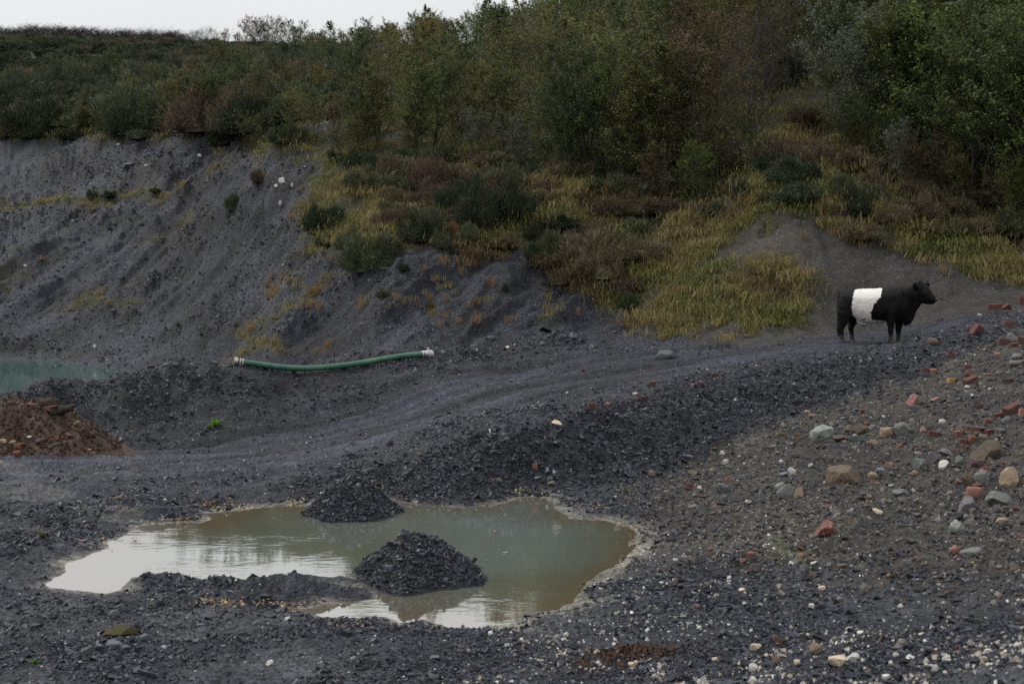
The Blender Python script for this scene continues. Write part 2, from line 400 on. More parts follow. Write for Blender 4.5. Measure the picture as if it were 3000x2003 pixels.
# ------------------------------------------------------------------ materials
class NT:
    def __init__(s, name):
        s.mat = bpy.data.materials.new(name); s.mat.use_nodes = True
        s.n, s.l = s.mat.node_tree.nodes, s.mat.node_tree.links
        s.bsdf = s.n['Principled BSDF']; s.out = s.n['Material Output']
    def node(s, t, **kw):
        o = s.n.new(t)
        for k, v in kw.items():
            if k.startswith('i_'): o.inputs[k[2:].replace('_', ' ')].default_value = v
            else: setattr(o, k, v)
        return o
    def link(s, a, b): s.l.new(a, b)
    def noise(s, scale, detail=4, rough=.55, vec=None):
        o = s.node('ShaderNodeTexNoise'); o.inputs['Scale'].default_value = scale; o.inputs['Detail'].default_value = detail; o.inputs['Roughness'].default_value = rough
        if vec: s.link(vec, o.inputs['Vector'])
        return o
    def ramp(s, fac, stops):
        o = s.node('ShaderNodeValToRGB'); e = o.color_ramp.elements
        while len(e) > 1: e.remove(e[-1])
        e[0].position = stops[0][0]; e[0].color = (*stops[0][1], 1) if len(stops[0][1]) == 3 else stops[0][1]
        for p, c in stops[1:]:
            q = e.new(p); q.color = (*c, 1)
        s.link(fac, o.inputs[0]); return o
    def math(s, op, a, b=None):
        o = s.node('ShaderNodeMath', operation=op)
        for i, q in enumerate((a, b)):
            if q is None: continue
            if isinstance(q, (int, float)): o.inputs[i].default_value = q
            else: s.link(q, o.inputs[i])
        return o.outputs[0]
    def mix(s, f, a, b, blend='MIX'):
        o = s.node('ShaderNodeMix', data_type='RGBA', blend_type=blend)
        for k, q in (('Factor', f), ('A', a), ('B', b)):
            if isinstance(q, (int, float)): o.inputs[k].default_value = q
            elif isinstance(q, tuple): o.inputs[k].default_value = (*q, 1)
            else: s.link(q, o.inputs[k])
        return o.outputs['Result']
    def bump(s, h, strength=.5, dist=.02, norm=None):
        o = s.node('ShaderNodeBump'); o.inputs['Strength'].default_value = strength; o.inputs['Distance'].default_value = dist
        s.link(h, o.inputs['Height'])
        if norm: s.link(norm, o.inputs['Normal'])
        return o.outputs[0]
    def set(s, col=None, rough=None, spec=None, normal=None):
        b = s.bsdf
        for k, q in (('Base Color', col), ('Roughness', rough), ('Specular IOR Level', spec), ('Normal', normal)):
            if q is None: continue
            if isinstance(q, (int, float)): b.inputs[k].default_value = q
            elif isinstance(q, tuple): b.inputs[k].default_value = (*q, 1)
            else: s.link(q, b.inputs[k])
        return s.mat

G3 = lambda k: (k, k, k)

def ground_material():
    m = NT('broken_shale_ground')
    at = m.node('ShaderNodeAttribute', attribute_name='col')
    sp = m.node('ShaderNodeAttribute', attribute_name='speck')
    ch = m.node('ShaderNodeAttribute', attribute_name='chip')
    tc = m.node('ShaderNodeTexCoord'); V = tc.outputs['Object']
    big = m.noise(.9, 5, .6, V); fine = m.noise(9, 6, .7, V)
    # splinters: two sizes of cells, squashed so that they read as flat flakes
    mp = m.node('ShaderNodeMapping'); mp.inputs['Scale'].default_value = (1, 1, 1.8); m.link(V, mp.inputs[0])
    wv = m.mix(.05, mp.outputs[0], m.noise(6, 2, .5, V).outputs['Color'])
    va = m.node('ShaderNodeTexVoronoi', feature='F1'); va.inputs['Scale'].default_value = 22; m.link(wv, va.inputs['Vector'])
    vb = m.node('ShaderNodeTexVoronoi', feature='F1'); vb.inputs['Scale'].default_value = 58; m.link(wv, vb.inputs['Vector'])
    sa = m.node('ShaderNodeSeparateColor'); m.link(va.outputs['Color'], sa.inputs[0])
    sb = m.node('ShaderNodeSeparateColor'); m.link(vb.outputs['Color'], sb.inputs[0])
    cell = m.math('ADD', m.math('MULTIPLY', sa.outputs[0], .55), m.math('MULTIPLY', sb.outputs[0], .45))
    f1 = m.ramp(cell, [(.12, G3(.42)), (.5, G3(.95)), (.88, G3(1.85))])
    f2 = m.ramp(big.outputs[0], [(.3, G3(.68)), (.52, G3(1.0)), (.72, G3(1.32))])
    f3 = m.ramp(fine.outputs[0], [(.3, G3(.6)), (.5, G3(1.0)), (.7, G3(1.45))])
    c = m.mix(ch.outputs['Fac'], at.outputs['Color'], f1.outputs[0], 'MULTIPLY')
    c = m.mix(1.0, c, f2.outputs[0], 'MULTIPLY')
    c = m.mix(.8, c, f3.outputs[0], 'MULTIPLY')
    mp2 = m.node('ShaderNodeMapping'); mp2.inputs['Rotation'].default_value = (0, -.65, 0); mp2.inputs['Scale'].default_value = (.45, .8, 1.5); m.link(V, mp2.inputs[0])
    mid = m.noise(3.2, 7, .78, mp2.outputs[0])
    f4 = m.ramp(mid.outputs[0], [(.34, G3(.50)), (.5, G3(.95)), (.66, G3(1.75))])
    c = m.mix(ch.outputs['Fac'], c, f4.outputs[0], 'MULTIPLY')
    # pale grit: rare cells
    vs = m.node('ShaderNodeTexVoronoi', feature='F1'); vs.inputs['Scale'].default_value = 34; m.link(V, vs.inputs['Vector'])
    ss = m.node('ShaderNodeSeparateColor'); m.link(vs.outputs['Color'], ss.inputs[0])
    pick = m.math('GREATER_THAN', m.math('ADD', ss.outputs[1], m.math('MULTIPLY', sp.outputs['Fac'], .09)), .985)
    near = m.math('LESS_THAN', vs.outputs['Distance'], .34)
    gc = m.ramp(ss.outputs[2], [(.0, (.42, .40, .36)), (.5, (.30, .30, .29)), (.8, (.5, .49, .46)), (1, (.30, .2, .12))])
    c = m.mix(m.math('MULTIPLY', pick, near), c, gc.outputs[0])
    hh = m.math('ADD', m.math('ADD', m.math('MULTIPLY', va.outputs['Distance'], -1.0), m.math('MULTIPLY', sa.outputs[1], .8)),
                m.math('ADD', m.math('MULTIPLY', sb.outputs[1], .45), m.math('MULTIPLY', fine.outputs[0], 1.1)))
    nb = m.bump(mid.outputs[0], .55, .22, m.bump(hh, .75, .035))
    ro = m.ramp(sb.outputs[2], [(.0, G3(.42)), (.5, G3(.65)), (1, G3(.85))])
    return m.set(c, ro.outputs[0], .25, nb)

M_GROUND = ground_material()

def link_obj(o, parent=None):
    COL.objects.link(o)
    if parent is not None: o.parent = parent
    return o

def mesh_np(name, V, F, mats=(), smooth=False, mat_idx=None):
    me = bpy.data.meshes.new(name)
    V = np.asarray(V, np.float32); n = len(V)
    if isinstance(F, np.ndarray):
        k = F.shape[1]; nf = len(F)
        me.vertices.add(n); me.vertices.foreach_set('co', V.ravel())
        me.loops.add(nf * k); me.loops.foreach_set('vertex_index', F.astype(np.int32).ravel())
        me.polygons.add(nf); me.polygons.foreach_set('loop_start', np.arange(0, nf * k, k, dtype=np.int32))
        me.polygons.foreach_set('loop_total', np.full(nf, k, np.int32))
    else:
        me.from_pydata(V.tolist(), [], F)
    for mt in mats: me.materials.append(mt)
    if mat_idx is not None: me.polygons.foreach_set('material_index', np.asarray(mat_idx, np.int32))
    me.polygons.foreach_set('use_smooth', np.full(len(me.polygons), smooth))
    me.update(calc_edges=True); me.validate()
    return me

def new_obj(name, me, parent=None, loc=None, rot=None, scale=None):
    o = bpy.data.objects.new(name, me); link_obj(o, parent)
    if loc is not None: o.location = loc
    if rot is not None: o.rotation_euler = rot
    if scale is not None: o.scale = scale if hasattr(scale, '__len__') else (scale,) * 3
    return o

def tag(o, label, cat, group=None):
    o['label'] = label; o['category'] = cat
    if group: o['group'] = group
    return o

# ------------------------------------------------------------------ ground colours (what each surface is made of, plus shade painted on the berm front)
def lerp(a, b, t): return a + (np.array(b) - a) * t[..., None]
k = MK
c_ = np.ones(GX.shape + (3,)) * np.array([.025, .028, .038])
c_ = lerp(c_, (.034, .038, .054), np.clip(k['face'], 0, 1))
c_ = c_ * (1 + .6 * np.clip(k['gully'], -.9, .4) * k['face'] + .22 * k['n1'] * k['face'])[..., None]
dark = sstep(.05, .5, pnoise(GX * .16, GY * .10, 203) + .3 * k['n2']) * k['face']
c_ = lerp(c_, (.017, .017, .020), dark * .6)
bed = fbm((GZ * .8 - GX * .6) * .9, (GX * .8 + GZ * .6) * .06, 3, 215)
c_ = lerp(c_, (.018, .018, .022), sstep(.1, .7, k['streak']) * k['face'] * .75)
c_ = lerp(c_, (.013, .013, .015), np.clip(k['crag'] * 1.5, 0, 1) * .95)
c_ = lerp(c_, (.047, .053, .071), sstep(.1, .7, -k['streak']) * k['face'] * .7)
c_ = lerp(c_, (.026, .030, .043), k['track'])
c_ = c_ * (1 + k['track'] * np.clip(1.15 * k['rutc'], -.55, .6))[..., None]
c_ = lerp(c_, (.015, .017, .024), k['shale'])
c_ = lerp(c_, (.018, .020, .027), np.clip(k['berm'], 0, 1) * .9)
c_ = lerp(c_, (.040, .036, .030), k['rub'])
c_ = lerp(c_, (.056, .048, .038), k['rub'] * sstep(.1, .6, k['n1'] + .4 * k['n2']) * .6)
bk = k['bank']
c_ = lerp(c_, (.044, .041, .037), bk)
c_ = lerp(c_, (.066, .056, .048), bk * (1 - sstep(60, 220, np.abs(k['u'] - 2260) + .7 * np.abs(k['v'] - 720))))
g = np.clip(k['grass'], 0, 1)
gcol = lerp(np.ones(c_.shape) * np.array([.085, .072, .030]), (.050, .056, .022), sstep(-.2, .5, k['n1']))
gcol = lerp(gcol, (.062, .048, .030), sstep(.1, .6, fbm(GX * .22 + 9, GY * .22, 3, 140)))
gcol = lerp(gcol, (.036, .030, .024), sstep(.05, .45, fbm(GX * .5 + 4, GY * .5, 3, 141)) * .9)
gcol = lerp(gcol, (.026, .027, .015), k['wood'] * .85)
gcol = lerp(gcol, (.030, .034, .020), sstep(62, 80, GY) * .9)
c_ = c_ + (gcol - c_) * g[..., None]
fines = k['near'] * (1 - k['shale']) * (1 - k['track']) * (1 - k['rub'] * .7) * sstep(.0, .5, fbm(GX * .55 + 3, GY * .9, 3, 205)) * sstep(1480, 1750, k['v'])
c_ = lerp(c_, (.050, .053, .062), fines * .8)
c_ = lerp(c_, (.011, .012, .016), np.where(k['near'] & (GY > 20), np.exp(-((k['tn'] - 5.0 + .4 * k['n1']) / .75) ** 2), 0) * .75)  # berm front painted darker, its shade put into the colour
# silt rim of the puddle and stream of wet silt on the track
sd = k['sdp']
rim = (1 - sstep(.02, .20 + .22 * sstep(1250, 1500, k['u']), sd + .10 * k['n2'])) * (sd > -.5) * np.clip(.95 + .8 * k['n1'], .35, 1)
c_ = lerp(c_, (.20, .185, .155), np.clip(rim, 0, 1) * .85 * (1 - sstep(.02, .06, k['bars'])))
wet = np.where(k['near'] & (k['u'] < 420) & (k['v'] > 1330) & (k['v'] < 1500), sstep(.12, .4, fbm(GX * .4, GY * 1.6, 3, 150)), 0)
c_ = lerp(c_, (.16, .15, .14), wet * .3)
olive = np.where(k['near'], np.exp(-((k['u'] - 2310) / 150) ** 2 - ((k['v'] - 1618) / 26) ** 2), 0)
c_ = lerp(c_, (.10, .10, .055), olive * np.clip(.6 + k['n2'], 0, 1) * .8)
ol2 = np.where(k['near'], np.exp(-((k['u'] - 1850) / 70) ** 2 - ((k['v'] - 1445) / 22) ** 2), 0)
c_ = lerp(c_, (.075, .07, .025), ol2 * .8)
far_ = GY > 78
c_ = np.clip(c_, .004, .9)
speck = np.where(k['near'], .12 + .55 * sstep(1500, 1800, k['v']) * sstep(900, 1700, k['u']) + .25 * k['rub'], .12) * (1 - g) * (1 - .8 * k['shale'])
speck = np.where(sd < .05, 0, speck)
chip = np.where(k['near'], .85, .55) * (1 - .75 * g) * (1 - .3 * k['track']) * (1 - .5 * bk)

# one sheet, cut along its seams into the pieces of the setting
nr, nc = GX.shape
idx = np.arange(nr * nc).reshape(nr, nc)
quads = np.stack([idx[:-1, :-1], idx[:-1, 1:], idx[1:, 1:], idx[1:, :-1]], -1).reshape(-1, 4)
def fmean(A): return (A[:-1, :-1] + A[1:, 1:] + A[:-1, 1:] + A[1:, :-1]).reshape(-1) / 4
fg, fb, fs, fr, ft, fbm_ = (fmean(k[q]) for q in ('full', 'bank', 'shale', 'rub', 'track', 'berm'))
fy, frr = fmean(GY), fmean(np.hypot(GX, GY))
reg = np.zeros(len(quads), int)                                # 0 quarry floor
reg[(ft > .5)] = 1
reg[(fs > .5)] = 2
reg[(fr > .5)] = 3
reg[(fbm_ > .45) & (ft < .5)] = 4
reg[(fy > 31)] = 5
reg[(fy > 31) & (fb > .5)] = 6
reg[(fy > 31) & (fg > .5)] = 7
reg[frr > 235] = 7
NAMES = ['ground', 'track', 'shale_bank', 'rubble_slope', 'earth_berm', 'quarry_face', 'cut_bank', 'hillside']
XYZ = np.stack([GX, GY, GZ], -1).reshape(-1, 3)
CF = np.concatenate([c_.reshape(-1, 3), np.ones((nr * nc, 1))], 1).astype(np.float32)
# vertex normals of the whole sheet, so that the seams do not show
_tx = np.gradient(np.stack([GX, GY, GZ], -1), axis=1); _ty = np.gradient(np.stack([GX, GY, GZ], -1), axis=0)
NRM = np.cross(_tx, _ty); NRM /= np.maximum(np.linalg.norm(NRM, axis=-1, keepdims=True), 1e-9)
NRM = NRM * np.sign(NRM[..., 2:3] + 1e-9)
for r_, nm in enumerate(NAMES):
    q = quads[reg == r_]
    if not len(q): continue
    uq, inv = np.unique(q, return_inverse=True)
    me = mesh_np(nm, XYZ[uq], inv.reshape(-1, 4), [M_GROUND], True)
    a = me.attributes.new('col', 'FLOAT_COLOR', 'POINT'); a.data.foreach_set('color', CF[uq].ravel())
    a = me.attributes.new('speck', 'FLOAT', 'POINT'); a.data.foreach_set('value', speck.reshape(-1)[uq].astype(np.float32))
    a = me.attributes.new('chip', 'FLOAT', 'POINT'); a.data.foreach_set('value', chip.reshape(-1)[uq].astype(np.float32))
    me.normals_split_custom_set_from_vertices(NRM.reshape(-1, 3)[uq].tolist())
    o = new_obj(nm, me); o['kind'] = 'structure'

# ------------------------------------------------------------------ water
def water_material(name, deep, shallow, bed, ripple, scale, ior, sparkle=False, mirror=0):
    m = NT(name)
    d = m.node('ShaderNodeAttribute', attribute_name='depth')
    tc = m.node('ShaderNodeTexCoord'); V = tc.outputs['Object']
    n = m.noise(1.1, 4, .6, V)
    dd = m.math('ADD', d.outputs['Fac'], m.math('MULTIPLY', m.math('SUBTRACT', n.outputs[0], .5), .35))
    c = m.ramp(dd, [(.0, bed), (.22, shallow), (.75, deep)])
    mud = m.noise(14, 5, .7, V)
    cc = m.mix(.22, c.outputs[0], m.ramp(mud.outputs[0], [(.3, G3(.75)), (.7, G3(1.25))]).outputs[0], 'MULTIPLY')
    mp = m.node('ShaderNodeMapping'); mp.inputs['Scale'].default_value = (1, 2.2, 1); mp.inputs['Rotation'].default_value = (0, 0, .25); m.link(V, mp.inputs[0])
    w1 = m.noise(scale, 3, .5, mp.outputs[0]); w2 = m.noise(scale * .22, 2, .5, V)
    gate = m.ramp(w2.outputs[0], [(.42, G3(.12)), (.68, G3(1))])
    h = m.math('MULTIPLY', w1.outputs[0], gate.outputs[0])
    nb = m.bump(h, ripple, .02)
    m.bsdf.inputs['IOR'].default_value = ior
    if mirror:                            # extra mirror gloss added to brighten the reflected sky
        gl = m.node('ShaderNodeBsdfGlossy'); gl.inputs['Roughness'].default_value = .03; m.link(nb, gl.inputs['Normal'])
        ms = m.node('ShaderNodeMixShader'); ms.inputs[0].default_value = mirror
        m.link(m.bsdf.outputs[0], ms.inputs[1]); m.link(gl.outputs[0], ms.inputs[2]); m.link(ms.outputs[0], m.out.inputs[0])
    return m.set(cc, .03 if not sparkle else .06, .5, nb)

def water_sheet(name, poly, z, cell, attr_depth, mat):
    lo, hi = poly.min(0) - .6, poly.max(0) + .6
    xs = np.arange(lo[0], hi[0], cell); ys = np.arange(lo[1], hi[1], cell)
    X, Y = np.meshgrid(xs, ys)
    s = poly_sd(X, Y, poly)
    ii = np.arange(X.size).reshape(X.shape)
    q = np.stack([ii[:-1, :-1], ii[:-1, 1:], ii[1:, 1:], ii[1:, :-1]], -1).reshape(-1, 4)
    keep = (s.reshape(-1)[q].min(1) < (.55 if cell < .2 else 2.2))
    q = q[keep]; uq, inv = np.unique(q, return_inverse=True)
    Vv = np.stack([X.ravel(), Y.ravel(), np.full(X.size, z)], -1)[uq]
    me = mesh_np(name, Vv, inv.reshape(-1, 4), [mat], True)
    a = me.attributes.new('depth', 'FLOAT', 'POINT')
    a.data.foreach_set('value', attr_depth(Vv[:, 0], Vv[:, 1], s.reshape(-1)[uq]).astype(np.float32))
    o = new_obj(name, me); o['kind'] = 'structure'
    return o

def pud_depth(x, y, s):
    u, v = project(x, y, 0 * x)
    east = sstep(1050, 1300, u) * (1 - sstep(1640, 1720, v))
    return np.clip(-s / 1.1, 0, 1) * (.35 + .65 * east)
water_sheet('puddle', PUDW, 0.0, .05, pud_depth, water_material('puddle_water', (.165, .200, .178), (.142, .146, .112), (.145, .118, .075), .10, 5.0, 1.6, mirror=.47))
water_sheet('pond', PONDW, POND_Z, .5, lambda x, y, s: np.clip(-s / 2.0, .3, 1), water_material('pond_water', (.040, .086, .080), (.040, .082, .076), (.04, .07, .065), .12, 2.5, 1.4, True))
# ------------------------------------------------------------------ scatter (ground cover and loose grit: nobody could count it)
def scatter(name, pts, rot, scl, idx, protos, parent=None):
    """one object of kind stuff: prototypes instanced on points"""
    me = bpy.data.meshes.new(name)
    n = len(pts)
    me.vertices.add(n); me.vertices.foreach_set('co', np.asarray(pts, np.float32).ravel())
    for nm, ty, key, arr in (('rot', 'FLOAT_VECTOR', 'vector', rot), ('scl', 'FLOAT_VECTOR', 'vector', scl)):
        a = me.attributes.new(nm, ty, 'POINT'); a.data.foreach_set(key, np.asarray(arr, np.float32).ravel())
    a = me.attributes.new('pick', 'INT', 'POINT'); a.data.foreach_set('value', np.asarray(idx, np.int32))
    o = new_obj(name, me, parent); o['kind'] = 'stuff'
    ng = bpy.data.node_groups.new(name, 'GeometryNodeTree')
    ng.interface.new_socket('Geometry', in_out='INPUT', socket_type='NodeSocketGeometry')
    ng.interface.new_socket('Geometry', in_out='OUTPUT', socket_type='NodeSocketGeometry')
    N, L = ng.nodes, ng.links
    gi, go = N.new('NodeGroupInput'), N.new('NodeGroupOutput')
    iop = N.new('GeometryNodeInstanceOnPoints'); join = N.new('GeometryNodeJoinGeometry')
    for p in reversed(protos):
        oi = N.new('GeometryNodeObjectInfo'); oi.inputs['Object'].default_value = p; oi.inputs['As Instance'].default_value = True
        L.new(oi.outputs['Geometry'], join.inputs[0])
    def na(nm, ty):
        q = N.new('GeometryNodeInputNamedAttribute'); q.data_type = ty; q.inputs[0].default_value = nm; return q.outputs[0]
    er = N.new('FunctionNodeEulerToRotation'); L.new(na('rot', 'FLOAT_VECTOR'), er.inputs[0])
    L.new(gi.outputs[0], iop.inputs['Points']); L.new(join.outputs[0], iop.inputs['Instance'])
    iop.inputs['Pick Instance'].default_value = True
    L.new(na('pick', 'INT'), iop.inputs['Instance Index']); L.new(er.outputs[0], iop.inputs['Rotation']); L.new(na('scl', 'FLOAT_VECTOR'), iop.inputs['Scale'])
    L.new(iop.outputs[0], go.inputs[0])
    md = o.modifiers.new('scatter', 'NODES'); md.node_group = ng
    return o

def proto(name, me): return bpy.data.objects.new(name, me)     # never linked to the scene

def polar_points(n, r0, r1, weight, amax=.46):
    """points on the ground, thinning with distance"""
    a = rng.uniform(-amax, amax, n); r = np.exp(rng.uniform(math.log(r0), math.log(r1), n))
    x, y = np.sin(a) * r, np.cos(a) * r
    w = weight(x, y)
    k_ = rng.uniform(0, 1, n) < w
    return x[k_], y[k_]

# ------------------------------------------------------------------ leaves, bark, grass
def leaf_material(name, c0, c1, c2, rough=.55, trans=.38):
    m = NT(name)
    geo = m.node('ShaderNodeNewGeometry'); oi = m.node('ShaderNodeObjectInfo')
    c = m.ramp(geo.outputs['Random Per Island'], [(.0, c0), (.45, c1), (.93, c2), (1.0, tuple(q * 1.25 for q in c2))])
    v = m.ramp(oi.outputs['Random'], [(0, G3(.72)), (1, G3(1.28))])
    cc = m.mix(1.0, c.outputs[0], v.outputs[0], 'MULTIPLY')
    m.set(cc, rough, .22)
    tr = m.node('ShaderNodeBsdfTranslucent'); m.link(cc, tr.inputs[0])
    ms = m.node('ShaderNodeMixShader'); ms.inputs[0].default_value = trans
    m.link(m.bsdf.outputs[0], ms.inputs[1]); m.link(tr.outputs[0], ms.inputs[2]); m.link(ms.outputs[0], m.out.inputs[0])
    return m.mat

LEAF = {
 'dark green': leaf_material('leaf_dark_green', (0.037, 0.054, 0.022), (0.059, 0.084, 0.029), (0.100, 0.129, 0.044)),
 'green': leaf_material('leaf_green', (0.051, 0.080, 0.022), (0.087, 0.120, 0.033), (0.156, 0.173, 0.051)),
 'olive': leaf_material('leaf_olive', (0.063, 0.066, 0.026), (0.103, 0.103, 0.037), (0.173, 0.156, 0.054)),
 'yellowing': leaf_material('leaf_yellowing', (0.110, 0.092, 0.026), (0.173, 0.137, 0.037), (0.274, 0.192, 0.051)),
 'brown': leaf_material('leaf_brown', (0.066, 0.047, 0.029), (0.106, 0.077, 0.044), (0.164, 0.117, 0.063)),
 'russet': leaf_material('leaf_russet', (0.110, 0.054, 0.033), (0.164, 0.080, 0.044), (0.229, 0.110, 0.059)),
 'grey green': leaf_material('leaf_grey_green', (0.073, 0.087, 0.063), (0.120, 0.139, 0.099), (0.219, 0.238, 0.183)),
}
def bark_material(name, a, b):
    m = NT(name); tc = m.node('ShaderNodeTexCoord')
    mp = m.node('ShaderNodeMapping'); mp.inputs['Scale'].default_value = (1, 1, .25); m.link(tc.outputs['Object'], mp.inputs[0])
    n = m.noise(16, 5, .65, mp.outputs[0]); oi = m.node('ShaderNodeObjectInfo')
    c = m.ramp(n.outputs[0], [(.3, a), (.7, b)])
    cc = m.mix(1.0, c.outputs[0], m.ramp(oi.outputs['Random'], [(0, G3(.7)), (1, G3(1.4))]).outputs[0], 'MULTIPLY')
    return m.set(cc, .85, .2, m.bump(n.outputs[0], .6, .03))
BARK = {'grey': bark_material('bark_grey', (.030, .028, .020), (.070, .065, .050)), 'dark': bark_material('bark_dark', (.020, .018, .014), (.05, .043, .034)),
        'pale': bark_material('bark_pale', (.055, .052, .040), (.13, .12, .095)), 'purple': bark_material('bark_purple_brown', (.040, .032, .032), (.070, .055, .052))}

class Geo:
    def __init__(s): s.V = []; s.F = []; s.n = 0
    def tube(s, pts, rad, sides=4):
        pts = np.asarray(pts, float); m = len(pts)
        d = np.gradient(pts, axis=0); d /= np.maximum(np.linalg.norm(d, axis=1, keepdims=True), 1e-9)
        ref = np.where(np.abs(d[:, 2:3]) > .9, np.array([[1., 0, 0]]), np.array([[0, 0, 1.]]))
        a = np.cross(d, ref); a /= np.maximum(np.linalg.norm(a, axis=1, keepdims=True), 1e-9); b = np.cross(d, a)
        an = np.arange(sides) * 2 * math.pi / sides
        ring = pts[:, None] + (a[:, None] * np.cos(an)[None, :, None] + b[:, None] * np.sin(an)[None, :, None]) * np.asarray(rad)[:, None, None]
        s.V.append(ring.reshape(-1, 3))
        i = np.arange(m - 1)[:, None] * sides; j = np.arange(sides)[None]; jn = (j + 1) % sides
        f = np.stack([i + j, i + jn, i + sides + jn, i + sides + j], -1).reshape(-1, 4) + s.n
        s.F.append(f); s.n += m * sides
    def quads(s, Q):                    # Q: n,4,3
        s.V.append(Q.reshape(-1, 3)); s.F.append(np.arange(len(Q) * 4).reshape(-1, 4) + s.n); s.n += len(Q) * 4
    def mesh(s, name, mats, smooth=False):
        return mesh_np(name, np.concatenate(s.V), np.concatenate(s.F), mats, smooth)

def leaf_quads(c, size, g, up=.35):
    n = len(c)
    nrm = g.normal(size=(n, 3)); nrm[:, 2] = np.abs(nrm[:, 2]) + up; nrm /= np.linalg.norm(nrm, axis=1, keepdims=True)
    t = np.cross(nrm, g.normal(size=(n, 3))); t /= np.linalg.norm(t, axis=1, keepdims=True); b = np.cross(nrm, t)
    l = (size * g.uniform(.6, 1.4, n))[:, None]; w = l * g.uniform(.5, .8, n)[:, None]
    return np.stack([c - t * l * .5, c + b * w * .5, c + t * l * .5, c - b * w * .5], 1)

def tree_geo(seed, H, nst=1, cb=.25, width=2.2, nbr=44, ntw=7, nlf=9, leaf=.11, lean=.10, r0=None, tip=.25, upang=(.35, .95)):
    g = np.random.default_rng(seed)
    tr, br, lf = Geo(), Geo(), []
    r0 = r0 or .011 * H
    stems = []
    for s_ in range(nst):
        az = 2 * math.pi * (s_ + g.uniform(0, .7)) / nst; le = lean * (1 if nst > 1 else .6) * g.uniform(.5, 1.5)
        d = np.array([math.cos(az) * le, math.sin(az) * le, 1.0]); hs = H * (1 if s_ == 0 else g.uniform(.72, .97))
        t = np.linspace(0, 1, 9)
        wob = np.cumsum(g.normal(0, .018 * H, (9, 3)), 0) * np.array([1, 1, 0]); wob[0] = 0
        base = np.array([math.cos(az), math.sin(az), 0]) * (.03 * H * (nst > 1)) - np.array([0, 0, .25])
        p = base + d * (hs * t)[:, None] + wob
        rr = r0 * (1 - .9 * t) * (1 if s_ == 0 else .8); rr[0] *= 1.35
        tr.tube(p, np.maximum(rr, .008), 6); stems.append((p, rr, hs))
    ga = g.uniform(0, 6.28)
    for b_ in range(nbr):
        p, rr, hs = stems[b_ % nst]
        t = cb + (1 - cb) * ((b_ + g.uniform(0, 1)) / nbr) ** .85
        q = np.array([np.interp(t, np.linspace(0, 1, 9), p[:, i]) for i in range(3)])
        ga += 2.399 + g.normal(0, .5)
        prof = (.30 + .70 * math.sin(math.pi * min(1, (t - cb) / (1 - cb) * .75 + .22))) if t < .8 else tip + (1 - t) * 2.4
        L = width * prof * g.uniform(.6, 1.2); el = g.uniform(*upang) + .35 * (t - .5)
        d = np.array([math.cos(ga) * math.cos(el), math.sin(ga) * math.cos(el), math.sin(el)])
        tt = np.linspace(0, 1, 5)[:, None]
        bp = q + d * L * tt + np.array([0, 0, .18 * L]) * tt ** 2 + np.cumsum(g.normal(0, .03 * L, (5, 3)), 0) * tt
        rb = np.interp(t, np.linspace(0, 1, 9), rr) * .45 + .004
        br.tube(bp, rb * (1 - .8 * tt[:, 0]) + .002, 4)
        for k_ in range(ntw):
            s_ = g.uniform(.25, 1.0); q2 = np.array([np.interp(s_, np.linspace(0, 1, 5), bp[:, i]) for i in range(3)])
            dd = d + g.normal(0, .65, 3); dd[2] += .15; dd /= np.linalg.norm(dd)
            l2 = L * g.uniform(.18, .45) + .12
            tp = q2 + dd * l2 * np.linspace(0, 1, 3)[:, None] + g.normal(0, .03, (3, 3)); tp[0] = q2
            br.tube(tp, np.array([.007, .005, .003]), 3)
            if nlf:
                m_ = g.poisson(nlf)
                if m_:
                    ss = g.uniform(.1, 1.08, m_)[:, None]
                    lf.append(q2 + dd * l2 * ss + g.normal(0, .05 + .014 * L, (m_, 3)))
    L_ = leaf_quads(np.concatenate(lf), leaf, g) if lf else None
    return tr, br, L_

TREE_SPECS = {   # kind: (H, kwargs, bark, list of seeds)
 'alder':   (7.0, dict(nst=2, cb=.15, width=2.4, nbr=54, ntw=7, nlf=20, leaf=.12, lean=.10), 'grey', (1, 2, 3)),
 'thicket': (8.0, dict(nst=5, cb=.22, width=2.6, nbr=70, ntw=6, nlf=18, leaf=.12, lean=.24, r0=.06), 'grey', (4, 5)),
 'birch':   (8.0, dict(nst=1, cb=.18, width=1.7, nbr=46, ntw=8, nlf=8, leaf=.10, lean=.06, r0=.06), 'pale', (6, 7)),
 'spire':   (8.5, dict(nst=1, cb=.12, width=2.2, nbr=60, ntw=7, nlf=13, leaf=.14, tip=.10, r0=.10, upang=(.15, .6)), 'dark', (8,)),
 'bare':    (8.0, dict(nst=3, cb=.18, width=3.2, nbr=80, ntw=18, nlf=0, lean=.16), 'purple', (9, 10)),
}
TREES = {}
for kind, (H, kw, bark, seeds) in TREE_SPECS.items():
    for sd_ in seeds:
        tr, br, lf = tree_geo(100 + sd_, H, **kw)
        tm = tr.mesh('tree_trunk', [BARK[bark]], True); bm_ = br.mesh('tree_branches', [BARK['grey' if bark == 'pale' else bark]])
        lm = None
        if lf is not None:
            gq = Geo(); gq.quads(lf); lm = gq.mesh('tree_crown', [LEAF['green']])
        H = max(H, .5 * H + .5 * max(v_.co.z for v_ in bm_.vertices), max(v_.co.z for v_ in bm_.vertices) - .4)
    TREES.setdefault(kind, []).append((H, tm, bm_, lm))

